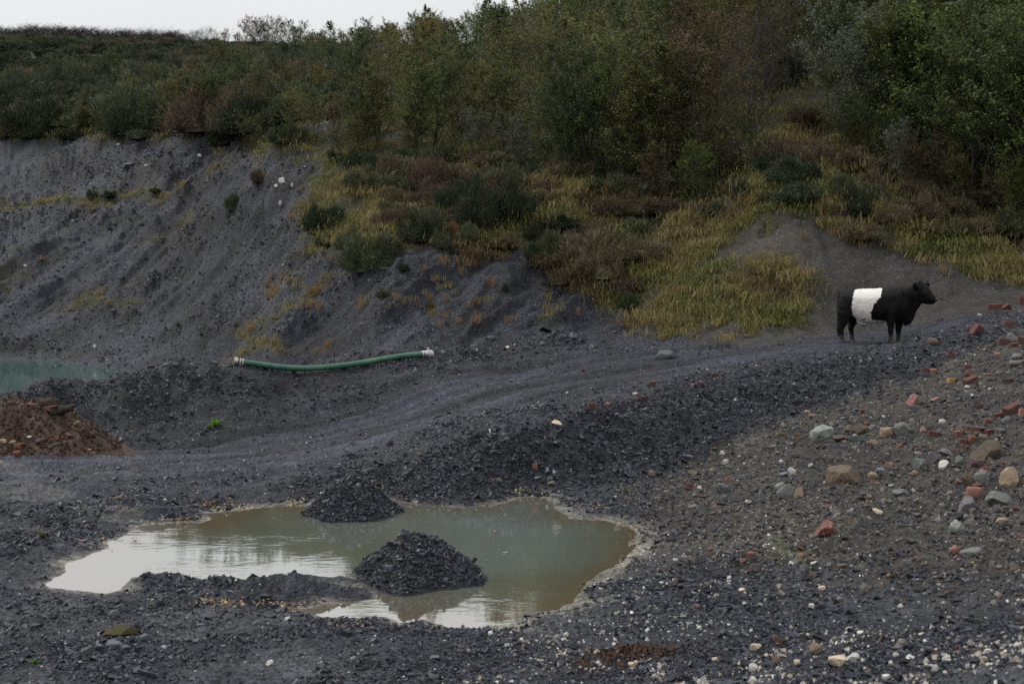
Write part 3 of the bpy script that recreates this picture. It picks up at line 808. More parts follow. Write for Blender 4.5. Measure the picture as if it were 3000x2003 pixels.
TREE_LIST = []                          # (root, kind phrase, u, row)
SKY = ([-400, 520, 700, 860, 960, 1060, 1180, 1240, 1340, 1430, 1520, 1600, 1700, 4000], [110, 118, 100, 90, 100, 88, 62, 48, 62, 20, 30, 0, -200, -900])
def plant_tree(x, y, h, kind, leaf, row, z=None, label=None):
    if row != 'skyline':                 # no crown taller than the ridge line lets it be
        g_ = float(zat(x, y)); u_, _v = project(x, y, g_); dz_ = float(ray(0, np.interp(u_, *SKY))[2] / ray(0, np.interp(u_, *SKY))[1])
        h = max(min(h, CAM_Z + dz_ * y - g_), 2.2)
        if 540 < u_ < 1030: h = max(min(h, .235 * y - 3 - g_), 1.6)
    H, tm, bm_, lm = R.choice(TREES[kind])
    root = bpy.data.objects.new({'alder': 'alder_tree', 'thicket': 'alder_tree', 'birch': 'birch_tree', 'spire': 'alder_tree', 'bare': 'bare_tree'}[kind], None)
    link_obj(root); root.empty_display_size = .3
    s = h / H
    root.location = (x, y, float(zat(x, y)) if z is None else z)
    root.rotation_euler = (R.uniform(-.05, .05), R.uniform(-.05, .05), R.uniform(0, 6.28))
    root.scale = (s * R.uniform(.9, 1.15), s * R.uniform(.9, 1.15), s)
    new_obj('trunk', tm, root); new_obj('branches', bm_, root)
    if lm is not None:
        c = new_obj('crown', lm, root)
        c.material_slots[0].link = 'OBJECT'; c.material_slots[0].material = LEAF[leaf]
    TREE_LIST.append([root, kind, leaf, row, label])
    return root

# ---- the trees one can tell apart: (u, v of the foot, v of the top, kind, leaf, row)
EDGE = [
 (520,396,205,'alder','olive','rim'),(482,402,250,'birch','brown','rim'),(640,392,110,'alder','dark green','rim'),(590,396,190,'alder','olive','rim'),(772,378,140,'birch','olive','rim'),(795,376,170,'birch','olive','rim'),(860,386,170,'alder','olive','rim'),(920,410,190,'thicket','olive','rim'),
 (700,410,250,'thicket','brown','rim'),(755,440,330,'thicket','olive','rim'),
 (1060,440,205,'alder','dark green','edge'),(1100,436,180,'alder','olive','edge'),(985,425,170,'alder','brown','edge'),(1215,458,170,'alder','green','edge'),(1240,452,150,'birch','olive','edge'),(1275,440,140,'alder','dark green','edge'),(1330,408,140,'alder','olive','edge'),(1375,372,110,'alder','dark green','edge'),
 (1445,335,-5,'spire','dark green','mid'),(1405,430,190,'alder','olive','edge'),(1470,452,170,'alder','green','edge'),(1535,470,200,'thicket','olive','edge'),(1590,500,250,'alder','green','edge'),(1650,515,230,'alder','dark green','edge'),
 (1705,520,110,'thicket','dark green','edge'),(1745,515,80,'thicket','dark green','edge'),(1790,530,120,'alder','green','edge'),(1850,545,190,'alder','olive','edge'),(1905,560,150,'alder','green','edge'),(1950,565,120,'alder','olive','edge'),(2000,560,160,'birch','brown','edge'),(2058,575,110,'birch','brown','edge'),(2095,560,150,'birch','brown','edge'),
 (2150,470,60,'birch','brown','edge'),(2200,400,20,'bare','brown','mid'),(2260,330,-60,'birch','brown','mid'),
 (2500,400,10,'thicket','grey green','pocket'),(2545,425,30,'alder','grey green','pocket'),(2590,440,40,'thicket','olive','pocket'),(2470,360,-20,'alder','dark green','pocket'),(2640,470,-20,'alder','green','pocket'),(2690,480,-40,'alder','dark green','pocket'),
 (2810,585,60,'thicket','green','pocket'),(2860,610,20,'thicket','dark green','pocket'),(2930,620,40,'alder','dark green','pocket'),(2985,640,80,'alder','green','pocket'),(2750,520,-60,'alder','green','pocket'),(3040,640,-60,'thicket','dark green','pocket'),(2880,480,-160,'alder','green','pocket'),
]
def plant_edge(u, vf, vt, kind, leaf, row):
    p = hit(u, vf)
    if p is None: return
    h = (vf - vt) / FPX * p[1] * 1.02
    plant_tree(p[0], p[1], min(max(h, 1.5), 11), kind, leaf, row, p[2])
for e in EDGE: plant_edge(*e)
# young growth along the lower edge of the wood
_ek = 0
while _ek < 34:
    u = R.uniform(960, 2980); v = float(np.interp(u, [p[0] for p in WOOD if p[1] > 0 and p[0] > 700 and p[0] < 3100], [p[1] for p in WOOD if p[1] > 0 and p[0] > 700 and p[0] < 3100])) + R.uniform(-40, 45)
    if 2200 < u < 2440: continue
    _ek += 1
    plant_edge(u, v, v - R.uniform(70, 170), R.choice(['alder', 'thicket', 'alder']), R.choice(['olive', 'green', 'dark green', 'brown', 'grey green']), 'sapling')
# single trees among the gorse of the hill
for (u, vf, vt, kind, leaf) in [(380,330,210,'alder','olive'),(300,300,225,'birch','brown'),(450,300,190,'alder','olive'),(330,250,140,'alder','dark green'),(420,230,150,'birch','brown'),(610,320,225,'alder','yellowing'),(560,300,190,'alder','brown'),(690,300,160,'alder','dark green'),(520,250,150,'alder','brown'),(100,250,200,'birch','brown'),(180,330,260,'birch','brown'),(640,240,120,'alder','olive'),
                              (760,300,110,'alder','dark green'),(830,330,140,'alder','olive'),(880,300,100,'alder','brown'),(940,330,130,'alder','yellowing'),(720,230,120,'birch','olive'),(60,380,320,'birch','brown'),(240,390,330,'alder','olive'),(430,380,270,'alder','dark green'),(350,390,310,'birch','brown')]:
    plant_edge(u, vf, vt, kind, leaf, 'gorse')
# skyline trees: top and distance
def plant_sky(u, vt, y, h, kind, leaf):
    dx, dy, dz = (float(q) for q in ray(u, vt)); x = dx / dy * y
    top = CAM_Z + dz / dy * y; g_ = float(zat(x, y))
    hh = max(top - g_, 1.8); plant_tree(x, y, hh, kind, leaf, 'skyline', g_)
for (u, vt, y, h, kind, leaf) in [(728,52,150,7,'thicket','brown'),(750,47,150,7,'bare','brown'),(772,46,150,8,'thicket','brown'),(792,47,150,8,'bare','brown'),(812,50,150,8,'thicket','olive'),(850,58,148,7,'alder','olive'),(885,62,140,6,'alder','dark green'),(925,95,128,5,'alder','olive'),(975,62,120,6,'spire','dark green'),(1010,100,115,5,'alder','olive'),(1060,54,110,6,'alder','dark green'),(1100,85,108,5,'alder','olive'),(1160,68,104,6,'alder','green'),
                               (1205,40,100,7,'alder','dark green'),(1242,14,97,8,'spire','dark green'),(1275,40,96,7,'alder','dark green'),(1320,68,96,6,'alder','brown'),(1352,36,92,7,'birch','olive'),(1395,38,90,7,'birch','green'),(1425,-4,86,8,'spire','green'),(1460,10,86,8,'alder','green'),(1500,34,88,7,'birch','brown'),(1530,10,86,8,'birch','olive'),(1580,26,86,7,'birch','brown'),
                               (575,82,222,7,'bare','brown'),(600,80,222,7,'bare','brown'),(630,79,220,7,'bare','brown'),(662,84,180,7,'alder','yellowing'),(695,95,178,5,'alder','olive')]:
    plant_sky(u, vt, y, h, kind, leaf)
# the wood behind: filled at random, the nearest as trees of their own, the far ones as one mass
_pts = [(t[0].location.x, t[0].location.y) for t in TREE_LIST]
_cand = []
for _ in range(9000):
    a = R.uniform(-.16, .42); r = math.sqrt(R.uniform(42 ** 2, 140 ** 2)); x, y = math.sin(a) * r, math.cos(a) * r
    _cand.append((x, y))
_cx = np.array(_cand); _cw = samp(MK['wood'], _cx[:, 0], _cx[:, 1]); _cu = samp(MK['u'], _cx[:, 0], _cx[:, 1]); _cv = samp(MK['v'], _cx[:, 0], _cx[:, 1])
ok = []
_all = list(_pts)
for (x, y), w, u, v in zip(_cand, _cw, _cu, _cv):
    if w < .6 or u < 520 or u > 3250: continue
    if 2250 < u < 2430 and v > 290: continue
    dmin = 2.1 + .012 * y
    if all((x - q[0]) ** 2 + (y - q[1]) ** 2 > dmin * dmin for q in _all):
        _all.append((x, y)); ok.append((y, x, u, v))
ok.sort()
FAR_TREES = []
KINDS = ['alder', 'alder', 'alder', 'thicket', 'thicket', 'birch']
for i, (y, x, u, v) in enumerate(ok):
    patch = float(pnoise(np.array([x * .09]), np.array([y * .09]), 300)[0]) + R.uniform(-.35, .35)
    warm = patch + (.35 if 2000 < u < 2350 else 0) + (.15 if u < 1300 else 0)
    leaf = 'brown' if warm > .62 else 'olive' if warm > .12 else 'dark green' if warm > -.45 else 'green'
    if R.random() < .04: leaf = 'yellowing'
    kind = R.choice(KINDS); 
    if leaf == 'brown': kind = R.choice(['birch', 'birch', 'alder', 'bare'])
    h = R.uniform(4.2, 7.2) * (1.1 if u > 2000 else 1.0)
    if len(TREE_LIST) < 285: plant_tree(x, y, h, kind, leaf, 'wood')
    else:
        g_ = float(zat(x, y)); q_ = ray(0, np.interp(u, *SKY)); FAR_TREES.append((x, y, max(min(h, CAM_Z + float(q_[2] / q_[1]) * y - g_, .235 * y - 3 - g_ if 540 < u < 1030 else 99), 1.5), kind, leaf))
print('trees', len(TREE_LIST), 'far', len(FAR_TREES))

# ---- gorse, broom and bramble
def gorse_mesh(seed, nclump=62, nsp=120, spike=.17, flat=.72):
    g = np.random.default_rng(seed); Q = []
    c = g.normal(size=(nclump, 3)); c[:, 2] = np.abs(c[:, 2]) * .9 + .05; c /= np.linalg.norm(c, axis=1, keepdims=True)
    c *= g.uniform(.50, 1.12, (nclump, 1)); c[:, 2] *= flat * g.uniform(.8, 1.25, nclump)
    for p in c:
        d = p / np.linalg.norm(p) * .55 + np.array([0, 0, .55]) + g.normal(0, .42, (nsp, 3)); d /= np.linalg.norm(d, axis=1, keepdims=True)
        o = p + g.normal(0, .11, (nsp, 3)); o[:, 2] = np.maximum(o[:, 2], 0)
        l = spike * g.uniform(.35, 1.25, (nsp, 1)); s_ = np.cross(d, g.normal(size=(nsp, 3))); s_ /= np.linalg.norm(s_, axis=1, keepdims=True)
        w = g.uniform(.007, .016, (nsp, 1))
        Q.append(np.stack([o - s_ * w, o + s_ * w, o + d * l + s_ * w * .3, o + d * l - s_ * w * .3], 1))
    Q = np.concatenate(Q)
    return Q
def hull(seed, k_=.74, flat=.72):
    g = Geo(); n = 12
    th = np.linspace(0, 2 * math.pi, n, endpoint=False); ph = np.linspace(-.15, math.pi / 2, 6)
    T, Ph = np.meshgrid(th, ph); r = k_ * (1 + .25 * pnoise(np.cos(T) * 1.7 + seed, np.sin(T) * 1.7 + Ph * 2, seed))
    V = np.stack([np.cos(T) * np.cos(Ph) * r, np.sin(T) * np.cos(Ph) * r, np.sin(Ph) * r * flat], -1).reshape(-1, 3)
    f = [[a * n + b, a * n + (b + 1) % n, (a + 1) * n + (b + 1) % n, (a + 1) * n + b] for a in range(5) for b in range(n)]
    g.V.append(V); g.F.append(np.array(f)); g.n = len(V); return g
SHRUBLEAF = {
 'gorse': leaf_material('gorse_spines', (0.016, 0.024, 0.012), (0.027, 0.040, 0.020), (0.052, 0.071, 0.035), .6, .1),
 'gorse pale': leaf_material('gorse_pale_spines', (0.037, 0.046, 0.024), (0.061, 0.074, 0.036), (0.104, 0.118, 0.063), .6, .1),
 'russet': leaf_material('dead_bracken', (0.053, 0.037, 0.025), (0.089, 0.063, 0.046), (0.131, 0.094, 0.069), .7, .1),
 'rust': leaf_material('rust_foliage', (0.142, 0.057, 0.027), (0.225, 0.089, 0.041), (0.307, 0.140, 0.068), .7, .1),
 'bramble': leaf_material('bramble_leaf', (0.037, 0.048, 0.024), (0.068, 0.077, 0.037), (0.119, 0.121, 0.068), .45, .1),
 'brown': leaf_material('withered_shrub', (0.057, 0.048, 0.029), (0.098, 0.079, 0.048), (0.151, 0.121, 0.074), .6, .1)}
GORSE = []
for s_ in range(5):
    g_ = hull(s_, .58); g_.quads(gorse_mesh(400 + s_)); GORSE.append(g_.mesh('gorse_foliage', [SHRUBLEAF['gorse']]))
BUSH_LIST = []
def plant_bush(x, y, w, h, leaf='gorse', row='', label=None, z=None, name='gorse_bush'):
    o = new_obj(name, R.choice(GORSE), None, (x, y, (float(zat(x, y)) if z is None else z) - .06 * h), (0, 0, R.uniform(0, 6.28)), (w / 2, w / 2 * R.uniform(.85, 1.1), h / .95))
    if leaf != 'gorse':
        o.material_slots[0].link = 'OBJECT'; o.material_slots[0].material = SHRUBLEAF[leaf]
    BUSH_LIST.append([o, leaf, row, label]); return o
BUSHES = [   # u, v of the foot, width, height in photograph pixels, leaf, label
 (1330,625,120,110,'gorse','dark gorse bush beside the russet bracken, tallest of the clump above the shale'),(1400,600,130,80,'gorse','dark gorse at the back of the clump above the shale'),(1420,672,150,130,'gorse','broad black green gorse in the middle of the clump above the shale'),(1500,660,130,120,'gorse','dark gorse closing the clump on the side towards the grass'),(1545,640,60,80,'gorse','narrow dark gorse at the grassy end of the clump'),
 (1255,565,110,95,'russet','russet dead bush standing beside the dark gorse clump'),(1290,530,80,60,'russet','smaller russet bush uphill of the dark gorse clump'),(1230,610,60,50,'russet','low russet scrub below the russet dead bush'),
 (1245,715,120,100,'gorse pale','pale green gorse below the russet bush'),(1190,700,60,50,'gorse','small dark gorse between two paler bushes'),(1322,700,36,50,'rust','bright rust orange sprig in front of the gorse clump'),(1370,720,70,60,'gorse pale','pale gorse at the foot of the dark clump'),(1290,730,60,45,'gorse pale','low pale gorse beneath the rust orange sprig'),
 (930,690,80,85,'gorse','rounded brown green gorse on the edge of the shale'),(985,680,80,70,'gorse','gorse beside the rounded one on the shale edge'),(960,730,60,40,'gorse','low gorse hanging over the shale edge'),
 (1075,790,150,110,'gorse pale','wide grey green gorse at the lip above the hose'),(1130,760,90,70,'gorse pale','grey green gorse beside the wide one at the lip'),(1030,745,80,60,'gorse pale','small grey green gorse uphill of the lip'),
 (1040,500,90,50,'gorse','dark gorse at the top of the central shale face'),(1100,510,80,55,'gorse','dark gorse along the grass at the top of the central shale face'),(1060,560,110,60,'gorse pale','loose pale gorse over the top of the central shale face'),(985,480,60,40,'gorse','little gorse on the rim beneath the trees'),
 (680,620,48,52,'gorse pale','small rounded green shrub alone on the shale face'),(752,545,44,38,'brown','thin withered shrub alone on the shale face'),(268,585,32,30,'gorse','small dark gorse on the grassy ledge'),(322,588,48,20,'gorse','low spreading gorse on the grassy ledge'),(455,576,34,14,'gorse','tiny gorse at the end of the grassy ledge'),
 (1615,765,90,80,'bramble','pale leaved bramble hanging over the shale edge'),(1560,760,50,50,'gorse','dark shrub beside the bramble on the shale edge'),(1590,795,110,50,'brown','withered scrub under the bramble'),
 (1740,570,60,40,'gorse','small dark shrub in the grass beneath the wood'),(1690,600,40,30,'gorse','little gorse in the grass beneath the wood'),
 (2265,505,110,60,'gorse','dark gorse beneath the trees in the grassy hollow'),(2330,545,130,80,'gorse','largest dark gorse in the grassy hollow'),(2385,530,60,50,'gorse','gorse beside the largest one in the grassy hollow'),
 (2320,240,110,90,'gorse','black green gorse under the tall bare trunks'),(2290,270,70,60,'gorse','smaller gorse under the tall bare trunks'),
 (2480,590,110,70,'gorse pale','grey green gorse above the cutting'),(2520,640,90,80,'gorse','tall gorse at the brink of the cutting'),(2560,600,90,60,'gorse pale','pale gorse beside the tall one at the brink'),(2620,660,120,60,'brown','brown scrub along the brink of the cutting'),(2700,650,140,70,'brown','wide brown scrub under the green trees'),
 (2100,650,60,60,'gorse','dark gorse at the edge of the bare earth'),(2060,640,50,40,'gorse pale','pale shrub at the edge of the bare earth'),(2180,590,60,60,'gorse','gorse between the birches and the bare earth'),
 (2360,375,120,60,'brown','withered bush in the grassy hollow'),(1960,640,120,50,'brown','brown heather in the grass under the wood'),(1880,650,140,60,'brown','broad brown heather bank above the shale'),(2620,540,80,50,'russet','russet bush under the green trees'),(2850,700,120,50,'brown','brown scrub on the brink behind the animal'),
 (640,440,60,50,'gorse','gorse at the notch of the rim'),(830,430,90,50,'gorse','gorse below the leaning trees of the rim'),(870,420,70,60,'gorse pale','grey gorse below the leaning trees of the rim'),(560,395,60,35,'gorse','gorse on the rim between the trees'),(400,412,70,30,'gorse pale','low pale gorse on the rim'),(200,415,80,35,'gorse','gorse on the rim above the pond'),(90,410,80,40,'gorse pale','pale gorse on the rim above the pond'),(20,405,80,40,'brown','brown scrub on the rim at the frame edge'),
 (1260,905,30,20,'gorse pale','small herb on the central shale slope'),(1120,870,34,22,'gorse pale','small herb low on the dark shale slope'),(1480,855,20,24,'gorse','little dark weed on the dark shale slope'),(1180,800,36,26,'gorse','little gorse below the lip'),
]
for (u, v, w, h, leaf, lab) in BUSHES:
    p = hit(u, v, 31)
    if p is None: continue
    sc_ = p[1] / FPX
    plant_bush(p[0], p[1] + w * sc_ * .25, w * sc_ * 1.05, h * sc_ * .95, leaf, '', lab, None, {'gorse': 'gorse_bush', 'gorse pale': 'gorse_bush', 'bramble': 'bramble_bush'}.get(leaf, 'withered_bush'))
# low scrub in the grass: bracken, heather, bramble
_k2 = 0
while _k2 < 92:
    u, v = R.uniform(1150, 2990), R.uniform(470, 900)
    p = hit(u, v, 31)
    if p is None or float(samp(MK['full'], p[0], p[1])) < .75: continue
    if 1880 < u < 2420 and v > 600 or (u > 2600 and v > 690): continue
    if any((p[0] - b_[0].location.x) ** 2 + (p[1] - b_[0].location.y) ** 2 < 1.0 for b_ in BUSH_LIST): continue
    lf_ = R.choice(['brown', 'brown', 'bramble', 'gorse', 'bramble', 'brown', 'russet', 'brown']); w_ = R.uniform(.8, 2.2)
    plant_bush(p[0], p[1], w_, w_ * R.uniform(.3, .55), lf_, 'grass', None, None, 'bramble_bush' if lf_ == 'bramble' else 'withered_bush'); _k2 += 1
# gorse of the hill
hb = []
for _ in range(7000):
    a = R.uniform(-.46, -.10); r = math.sqrt(R.uniform(70 ** 2, 236 ** 2)); hb.append((math.sin(a) * r, math.cos(a) * r))
hb = np.array(hb); hu = samp(MK['u'], hb[:, 0], hb[:, 1]); hv = samp(MK['v'], hb[:, 0], hb[:, 1]); hg = samp(MK['full'], hb[:, 0], hb[:, 1])
sel = []
for (x, y), u, v, g_ in zip(hb, hu, hv, hg):
    if g_ < .7 or u > 1010 + 0 * v or v > 410 or u < -350: continue
    dm = 1.5 + .006 * y
    if all((x - q[0]) ** 2 + (y - q[1]) ** 2 > dm * dm for q in sel[-700:]): sel.append((x, y, u, v))
sel.sort(key=lambda q: q[1])
FAR_BUSH = []
for i, (x, y, u, v) in enumerate(sel):
    pn = float(pnoise(np.array([x * .07]), np.array([y * .07]), 310)[0]) + R.uniform(-.4, .4)
    leaf = 'gorse' if pn < .15 else 'gorse pale' if pn < .5 else 'brown' if pn < .8 else 'russet'
    w, h = R.uniform(2.2, 5.0), R.uniform(1.1, 2.5) * (1 if y < 130 else .5)
    if len([b for b in BUSH_LIST]) < 290 and u > -60: plant_bush(x, y, w, h, leaf, 'hill')
    else: FAR_BUSH.append((x, y, w, h, leaf))
print('bushes', len(BUSH_LIST), 'far', len(FAR_BUSH))
if FAR_BUSH:
    pr = []
    for lf_ in ('gorse', 'gorse pale', 'brown', 'russet'):
        m_ = GORSE[len(pr)].copy(); m_.materials[0] = SHRUBLEAF[lf_]; pr.append(proto('gorse_cover', m_))
    fb_ = np.array([(b[0], b[1]) for b in FAR_BUSH])
    scatter('gorse_cover', np.column_stack([fb_, zat(fb_[:, 0], fb_[:, 1]) - .1]), np.column_stack([np.zeros((len(fb_), 2)), rng.uniform(0, 6.28, len(fb_))]),
            np.array([(b[2] / 2, b[2] / 2, b[3] / .95) for b in FAR_BUSH]), [('gorse', 'gorse pale', 'brown', 'russet').index(b[4]) for b in FAR_BUSH], pr)
# far wood as one mass
if FAR_TREES:
    pr, keys = [], []
    for kind in ('alder', 'birch', 'thicket', 'bare'):
        H, tm, bm_, lm = TREES[kind][0]
        for lf_ in (('green', 'dark green', 'olive', 'brown', 'yellowing') if lm else ('brown',)):
            parts = [tm, bm_] + ([lm] if lm else [])
            Vs, Fs, mi, off = [], [], [], 0
            for j, q in enumerate(parts):
                v_ = np.empty(len(q.vertices) * 3, np.float32); q.vertices.foreach_get('co', v_); f_ = np.empty(len(q.loops), np.int32); q.loops.foreach_get('vertex_index', f_)
                Vs.append(v_.reshape(-1, 3)); Fs.append(f_.reshape(-1, 4) + off); mi += [j] * len(q.polygons); off += len(q.vertices)
            me = mesh_np('far_tree', np.concatenate(Vs), np.concatenate(Fs), [tm.materials[0], bm_.materials[0], LEAF[lf_]][:len(parts)], False, mi)
            pr.append(proto('woodland', me)); keys.append((kind, lf_))
    def kf(k_, l_):
        if k_ == 'bare': l_ = 'brown'
        return keys.index((k_, l_)) if (k_, l_) in keys else 0
    ft_ = np.array([(b[0], b[1]) for b in FAR_TREES])
    sc_ = np.array([b[2] / TREES[b[3]][0][0] for b in FAR_TREES])
    scatter('woodland', np.column_stack([ft_, zat(ft_[:, 0], ft_[:, 1])]), np.column_stack([np.zeros((len(ft_), 2)), rng.uniform(0, 6.28, len(ft_))]),
            np.column_stack([sc_, sc_, sc_]), [kf(b[3], b[4]) for b in FAR_TREES], pr)
# leafless hedge along the skyline
HEDGE = []
for i in range(72):
    u = -40 + i * 8.4 + R.uniform(-5, 5); y = 232 + R.uniform(-5, 3)
    dx, dy, dz = (float(q) for q in ray(u, 0)); x = dx / dy * y; g_ = float(zat(x, y))
    vt = np.interp(u, [-40, 40, 90, 300, 380, 480, 560], [80, 86, 78, 88, 92, 92, 98]) + R.uniform(-5, 5)
    dx, dy, dz = (float(q) for q in ray(u, vt)); hh = max(CAM_Z + dz / dy * y - g_, 2.2)
    H, tm, bm_, lm = R.choice(TREES['bare'])
    root = bpy.data.objects.new('hedge_bush', None); link_obj(root); root.location = (x, y, g_ - .3)
    root.rotation_euler = (0, 0, R.uniform(0, 6.28)); root.scale = (hh / H * 1.9, hh / H * 1.9, hh / H * 1.1)
    new_obj('trunk', tm, root); new_obj('branches', bm_, root); HEDGE.append(root)
    tag(root, 'leafless purple brown hedge bush in the windswept row on the skyline', 'hedge bush', 'leafless hedge along the skyline')

# ---- grass
def grass_mesh(seed, n, h, spread, w, droop=.5):
    g = np.random.default_rng(seed); Q = []
    b = g.normal(0, spread, (n, 3)); b[:, 2] = -.03
    az = g.uniform(0, 6.28, n); le = g.uniform(.1, droop, n); l = h * g.uniform(.5, 1.2, n)
    d = np.stack([np.cos(az) * le, np.sin(az) * le, np.ones(n)], 1); d /= np.linalg.norm(d, axis=1, keepdims=True)
    s_ = np.stack([-np.sin(az), np.cos(az), 0 * az], 1) * w
    mid = b + d * (l * .6)[:, None]; tip = b + d * l[:, None] + np.stack([np.cos(az) * le * l * .5, np.sin(az) * le * l * .5, -l * le * .35], 1)
    Q.append(np.stack([b - s_, b + s_, mid + s_ * .8, mid - s_ * .8], 1)); Q.append(np.stack([mid - s_ * .8, mid + s_ * .8, tip + s_ * .15, tip - s_ * .15], 1))
    return np.concatenate(Q)
def grass_mat(name, cs):
    m = NT(name); geo = m.node('ShaderNodeNewGeometry'); oi = m.node('ShaderNodeObjectInfo')
    c = m.ramp(oi.outputs['Random'], cs)
    v = m.ramp(geo.outputs['Random Per Island'], [(0, G3(.6)), (1, G3(1.4))])
    cc = m.mix(1.0, c.outputs[0], v.outputs[0], 'MULTIPLY'); m.set(cc, .6, .2)
    tr = m.node('ShaderNodeBsdfTranslucent'); m.link(cc, tr.inputs[0]); ms = m.node('ShaderNodeMixShader'); ms.inputs[0].default_value = .3
    m.link(m.bsdf.outputs[0], ms.inputs[1]); m.link(tr.outputs[0], ms.inputs[2]); m.link(ms.outputs[0], m.out.inputs[0])
    return m.mat
GRASS_MATS = [grass_mat('straw_grass', [(0, (0.237, 0.188, 0.081)), (.5, (0.288, 0.231, 0.100)), (1, (0.188, 0.163, 0.062))]),
              grass_mat('green_grass', [(0, (0.077, 0.095, 0.027)), (.5, (0.119, 0.131, 0.040)), (1, (0.175, 0.165, 0.056))]),
              grass_mat('dead_grass', [(0, (0.088, 0.062, 0.035)), (.5, (0.119, 0.083, 0.045)), (1, (0.069, 0.056, 0.033))]),
              grass_mat('orange_grass', [(0, (0.213, 0.131, 0.062)), (.5, (0.263, 0.169, 0.081)), (1, (0.175, 0.125, 0.056))])]
GPROTO = []
for i, mt in enumerate(GRASS_MATS):
    for s_ in range(2):
        gq = Geo(); gq.quads(grass_mesh(500 + 7 * i + s_, 34, (.30, .20, .22, .42)[i], (.18, .22, .24, .10)[i], .008 if i != 3 else .008, (.5, .9, 1.2, .4)[i])); GPROTO.append(proto('grass_tuft', gq.mesh('grass_tuft', [mt])))
x, y = polar_points(120000, 32.5, 150, lambda x, y: np.clip(samp(MK['grass'], x, y) * 1.1 - .08, 0, 1) * (1 - .95 * sstep(.05, .4, fbm(x * .5 + 4, y * .5, 3, 141))) * (1 - .55 * samp(MK['wood'], x, y)) * (1 - .6 * sstep(75, 110, y)))
gf = samp(MK['full'], x, y); gu, gv = samp(MK['u'], x, y), samp(MK['v'], x, y); nn = fbm(x * .3, y * .3, 3, 320) + rng.uniform(-.45, .45, len(x)); wd_ = samp(MK['wood'], x, y)
kind_i = np.where(nn > .45, 2, np.where(nn > -.05, 0, 1)); kind_i = np.where((wd_ > .5) & (kind_i == 0) & (rng.uniform(0, 1, len(x)) < .6), 1, kind_i)
kind_i = np.where((gf < .4) & (kind_i == 2), 3, kind_i)
si = rng.uniform(.55, 1.25, len(x)) * np.where(gf < .4, .75, 1.0) * (1 + .006 * np.maximum(y - 40, 0))
tl = np.stack([rng.normal(.12, .15, len(x)), rng.normal(0, .15, len(x)), rng.uniform(0, 6.28, len(x))], 1)
scatter('hillside_grass', np.column_stack([x, y, zat(x, y)]), tl, np.column_stack([si * 1.25, si * 1.25, si]), kind_i * 2 + rng.integers(0, 2, len(x)), GPROTO)
print('grass', len(x))
# separate straw tufts on the dark slope
TUFTS = [(990,770),(1245,790),(1300,775),(1290,760),(1347,800),(1275,825),(1300,845),(1438,835),(1260,880),(1305,885),(1265,905),(1265,925),(1306,930),(1140,900),(1205,880),(1240,860),(1330,860),(1375,900),(1400,890),(1432,880),(1620,800),(1640,800),(1650,830),(1600,850),(1595,905),(1640,905),(1690,920),(1770,885),(1160,880),(1220,900),(1180,890),(1285,820),(1315,840),(1340,770),(1380,745),(1010,810),(1060,900),(900,900),(935,905),(700,1040),(820,1015),(1075,880),(1290,960),(1345,945),(1395,945),(1490,945),(610,470),(655,480),(850,640),(880,560),(300,690),(460,700),(2520,715),(2625,735),(2405,662),(2440,690),(2700,775),(2760,800),(2200,775),(2350,700),(380,840),(265,620),(120,760),(60,780)]
for i, (u, v) in enumerate(TUFTS):
    p = hit(u, v, 31)
    if p is None: continue
    s_ = R.uniform(.55, 1.0)
    o = new_obj('grass_tuft', GPROTO[R.choice([6, 7, 6, 7, 0, 1])].data, None, p, (R.uniform(0, .2), 0, R.uniform(0, 6.28)), s_)
    tag(o, 'straw orange grass tuft growing alone on the dark shale slope', 'grass tuft', 'straw tufts scattered on the shale slopes')
